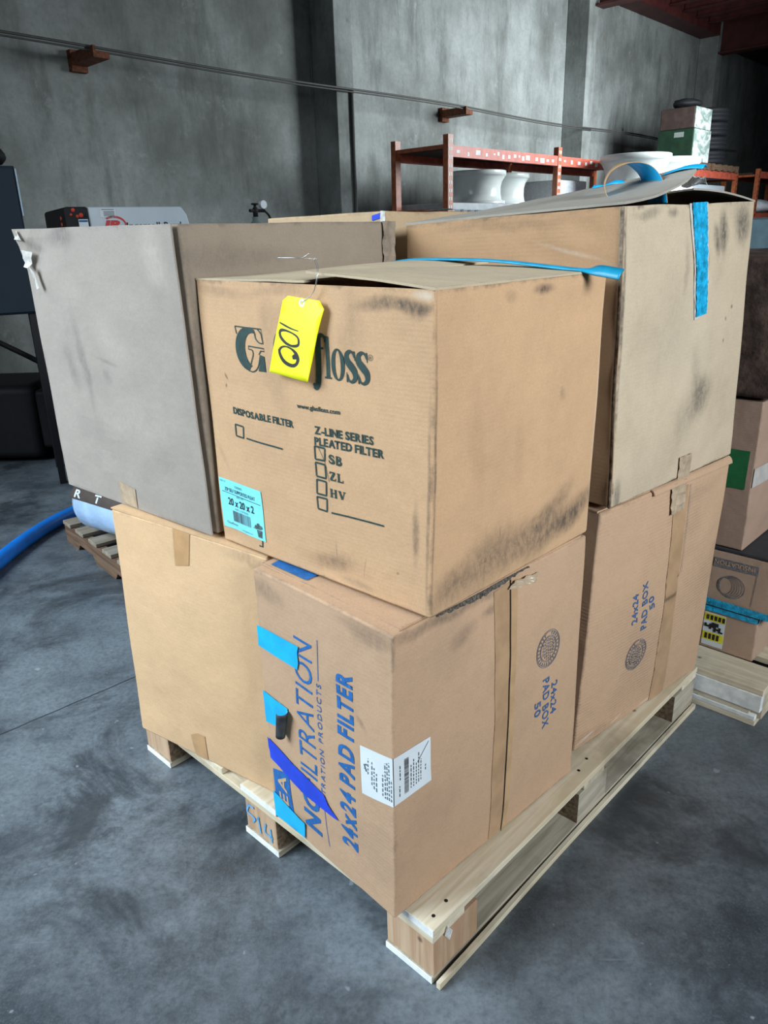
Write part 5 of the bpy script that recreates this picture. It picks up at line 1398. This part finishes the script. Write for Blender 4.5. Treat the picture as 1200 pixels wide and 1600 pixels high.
tire0 = link('tire', bm, M['black_rubber'], smooth_shade=True)
for k, lab in enumerate(('bottom black tire of the stack on the high rack', 'second black tire from the bottom of the stack on the high rack', 'third black tire from the bottom of the stack on the high rack', 'topmost black tire of the stack on the high rack')):
    o = tire0 if k == 0 else tire0.copy()
    if k: col.objects.link(o)
    o.location = W(13.52 + .01 * (k % 2), 5.36, zc0 + hw_ + .001 + k * (2 * hw_ + .001)); o.rotation_euler = (0, 0, k)
    tag(o, lab, 'tire', 'black tires stacked on the high rack')
# pale panels stored under and beyond the racks
for (s0, s1, n0, n1, z0, z1, m, nm, lab, ct) in (
    (12.6, 14.2, 5.2, 5.75, 1.105, 2.06, M['comp_white'], 'white_panel_box', 'big white carton under the beam below the black tires', 'box'),):
    bm = bmesh.new(); wbox(bm, s0, s1, n0, n1, z0, z1); o = bevel(link(nm, bm, m, loc=W((s0 + s1) / 2, (n0 + n1) / 2, z0)), .012); tag(o, lab, ct)

bm = bmesh.new(); bmesh.ops.create_icosphere(bm, subdivisions=3, radius=1)
for v in bm.verts: v.co = Vector((v.co.x * .34, v.co.y * .30, max(-.8, v.co.z) * .13)); v.co += noise.noise_vector(v.co * 8) * .03; v.co += W(15.55, 5.16, 1.735)
tag(link('white_sack', bm, M['white_film'], loc=W(15.55, 5.16, 1.62), smooth_shade=True), 'whitish sack on the lower shelf of the last orange rack', 'sack')
gcn = Vector((3.02, 6.05, 0))
r_ = thing('display_cabinet', gcn, 'pale blue panelled cabinet beyond the dark bundle at the right edge', 'cabinet')
def dcb(name, mat, x0, x1, y0, y1, z0, z1):
    bm = bmesh.new(); add_box(bm, gcn + Vector(((x0 + x1) / 2, (y0 + y1) / 2, (z0 + z1) / 2)), ((1, 0, 0), (0, 1, 0), UP), ((x1 - x0) / 2, (y1 - y0) / 2, (z1 - z0) / 2)); return bevel(link(name, bm, mat, r_), .006)
dcb('cabinet_body', M['unit_grey'], -.24, .6, .0, .5, 0, 1.46)
dcb('front_panel', M['pale_glass'], -.22, .16, -.012, -.0005, 1.235, 1.445)
dcb('front_panel', M['pale_glass'], .19, .58, -.012, -.0005, 1.235, 1.445)
dcb('bottom_rail', M['louver_dark'], -.235, .595, -.02, -.0005, 1.17, 1.225)
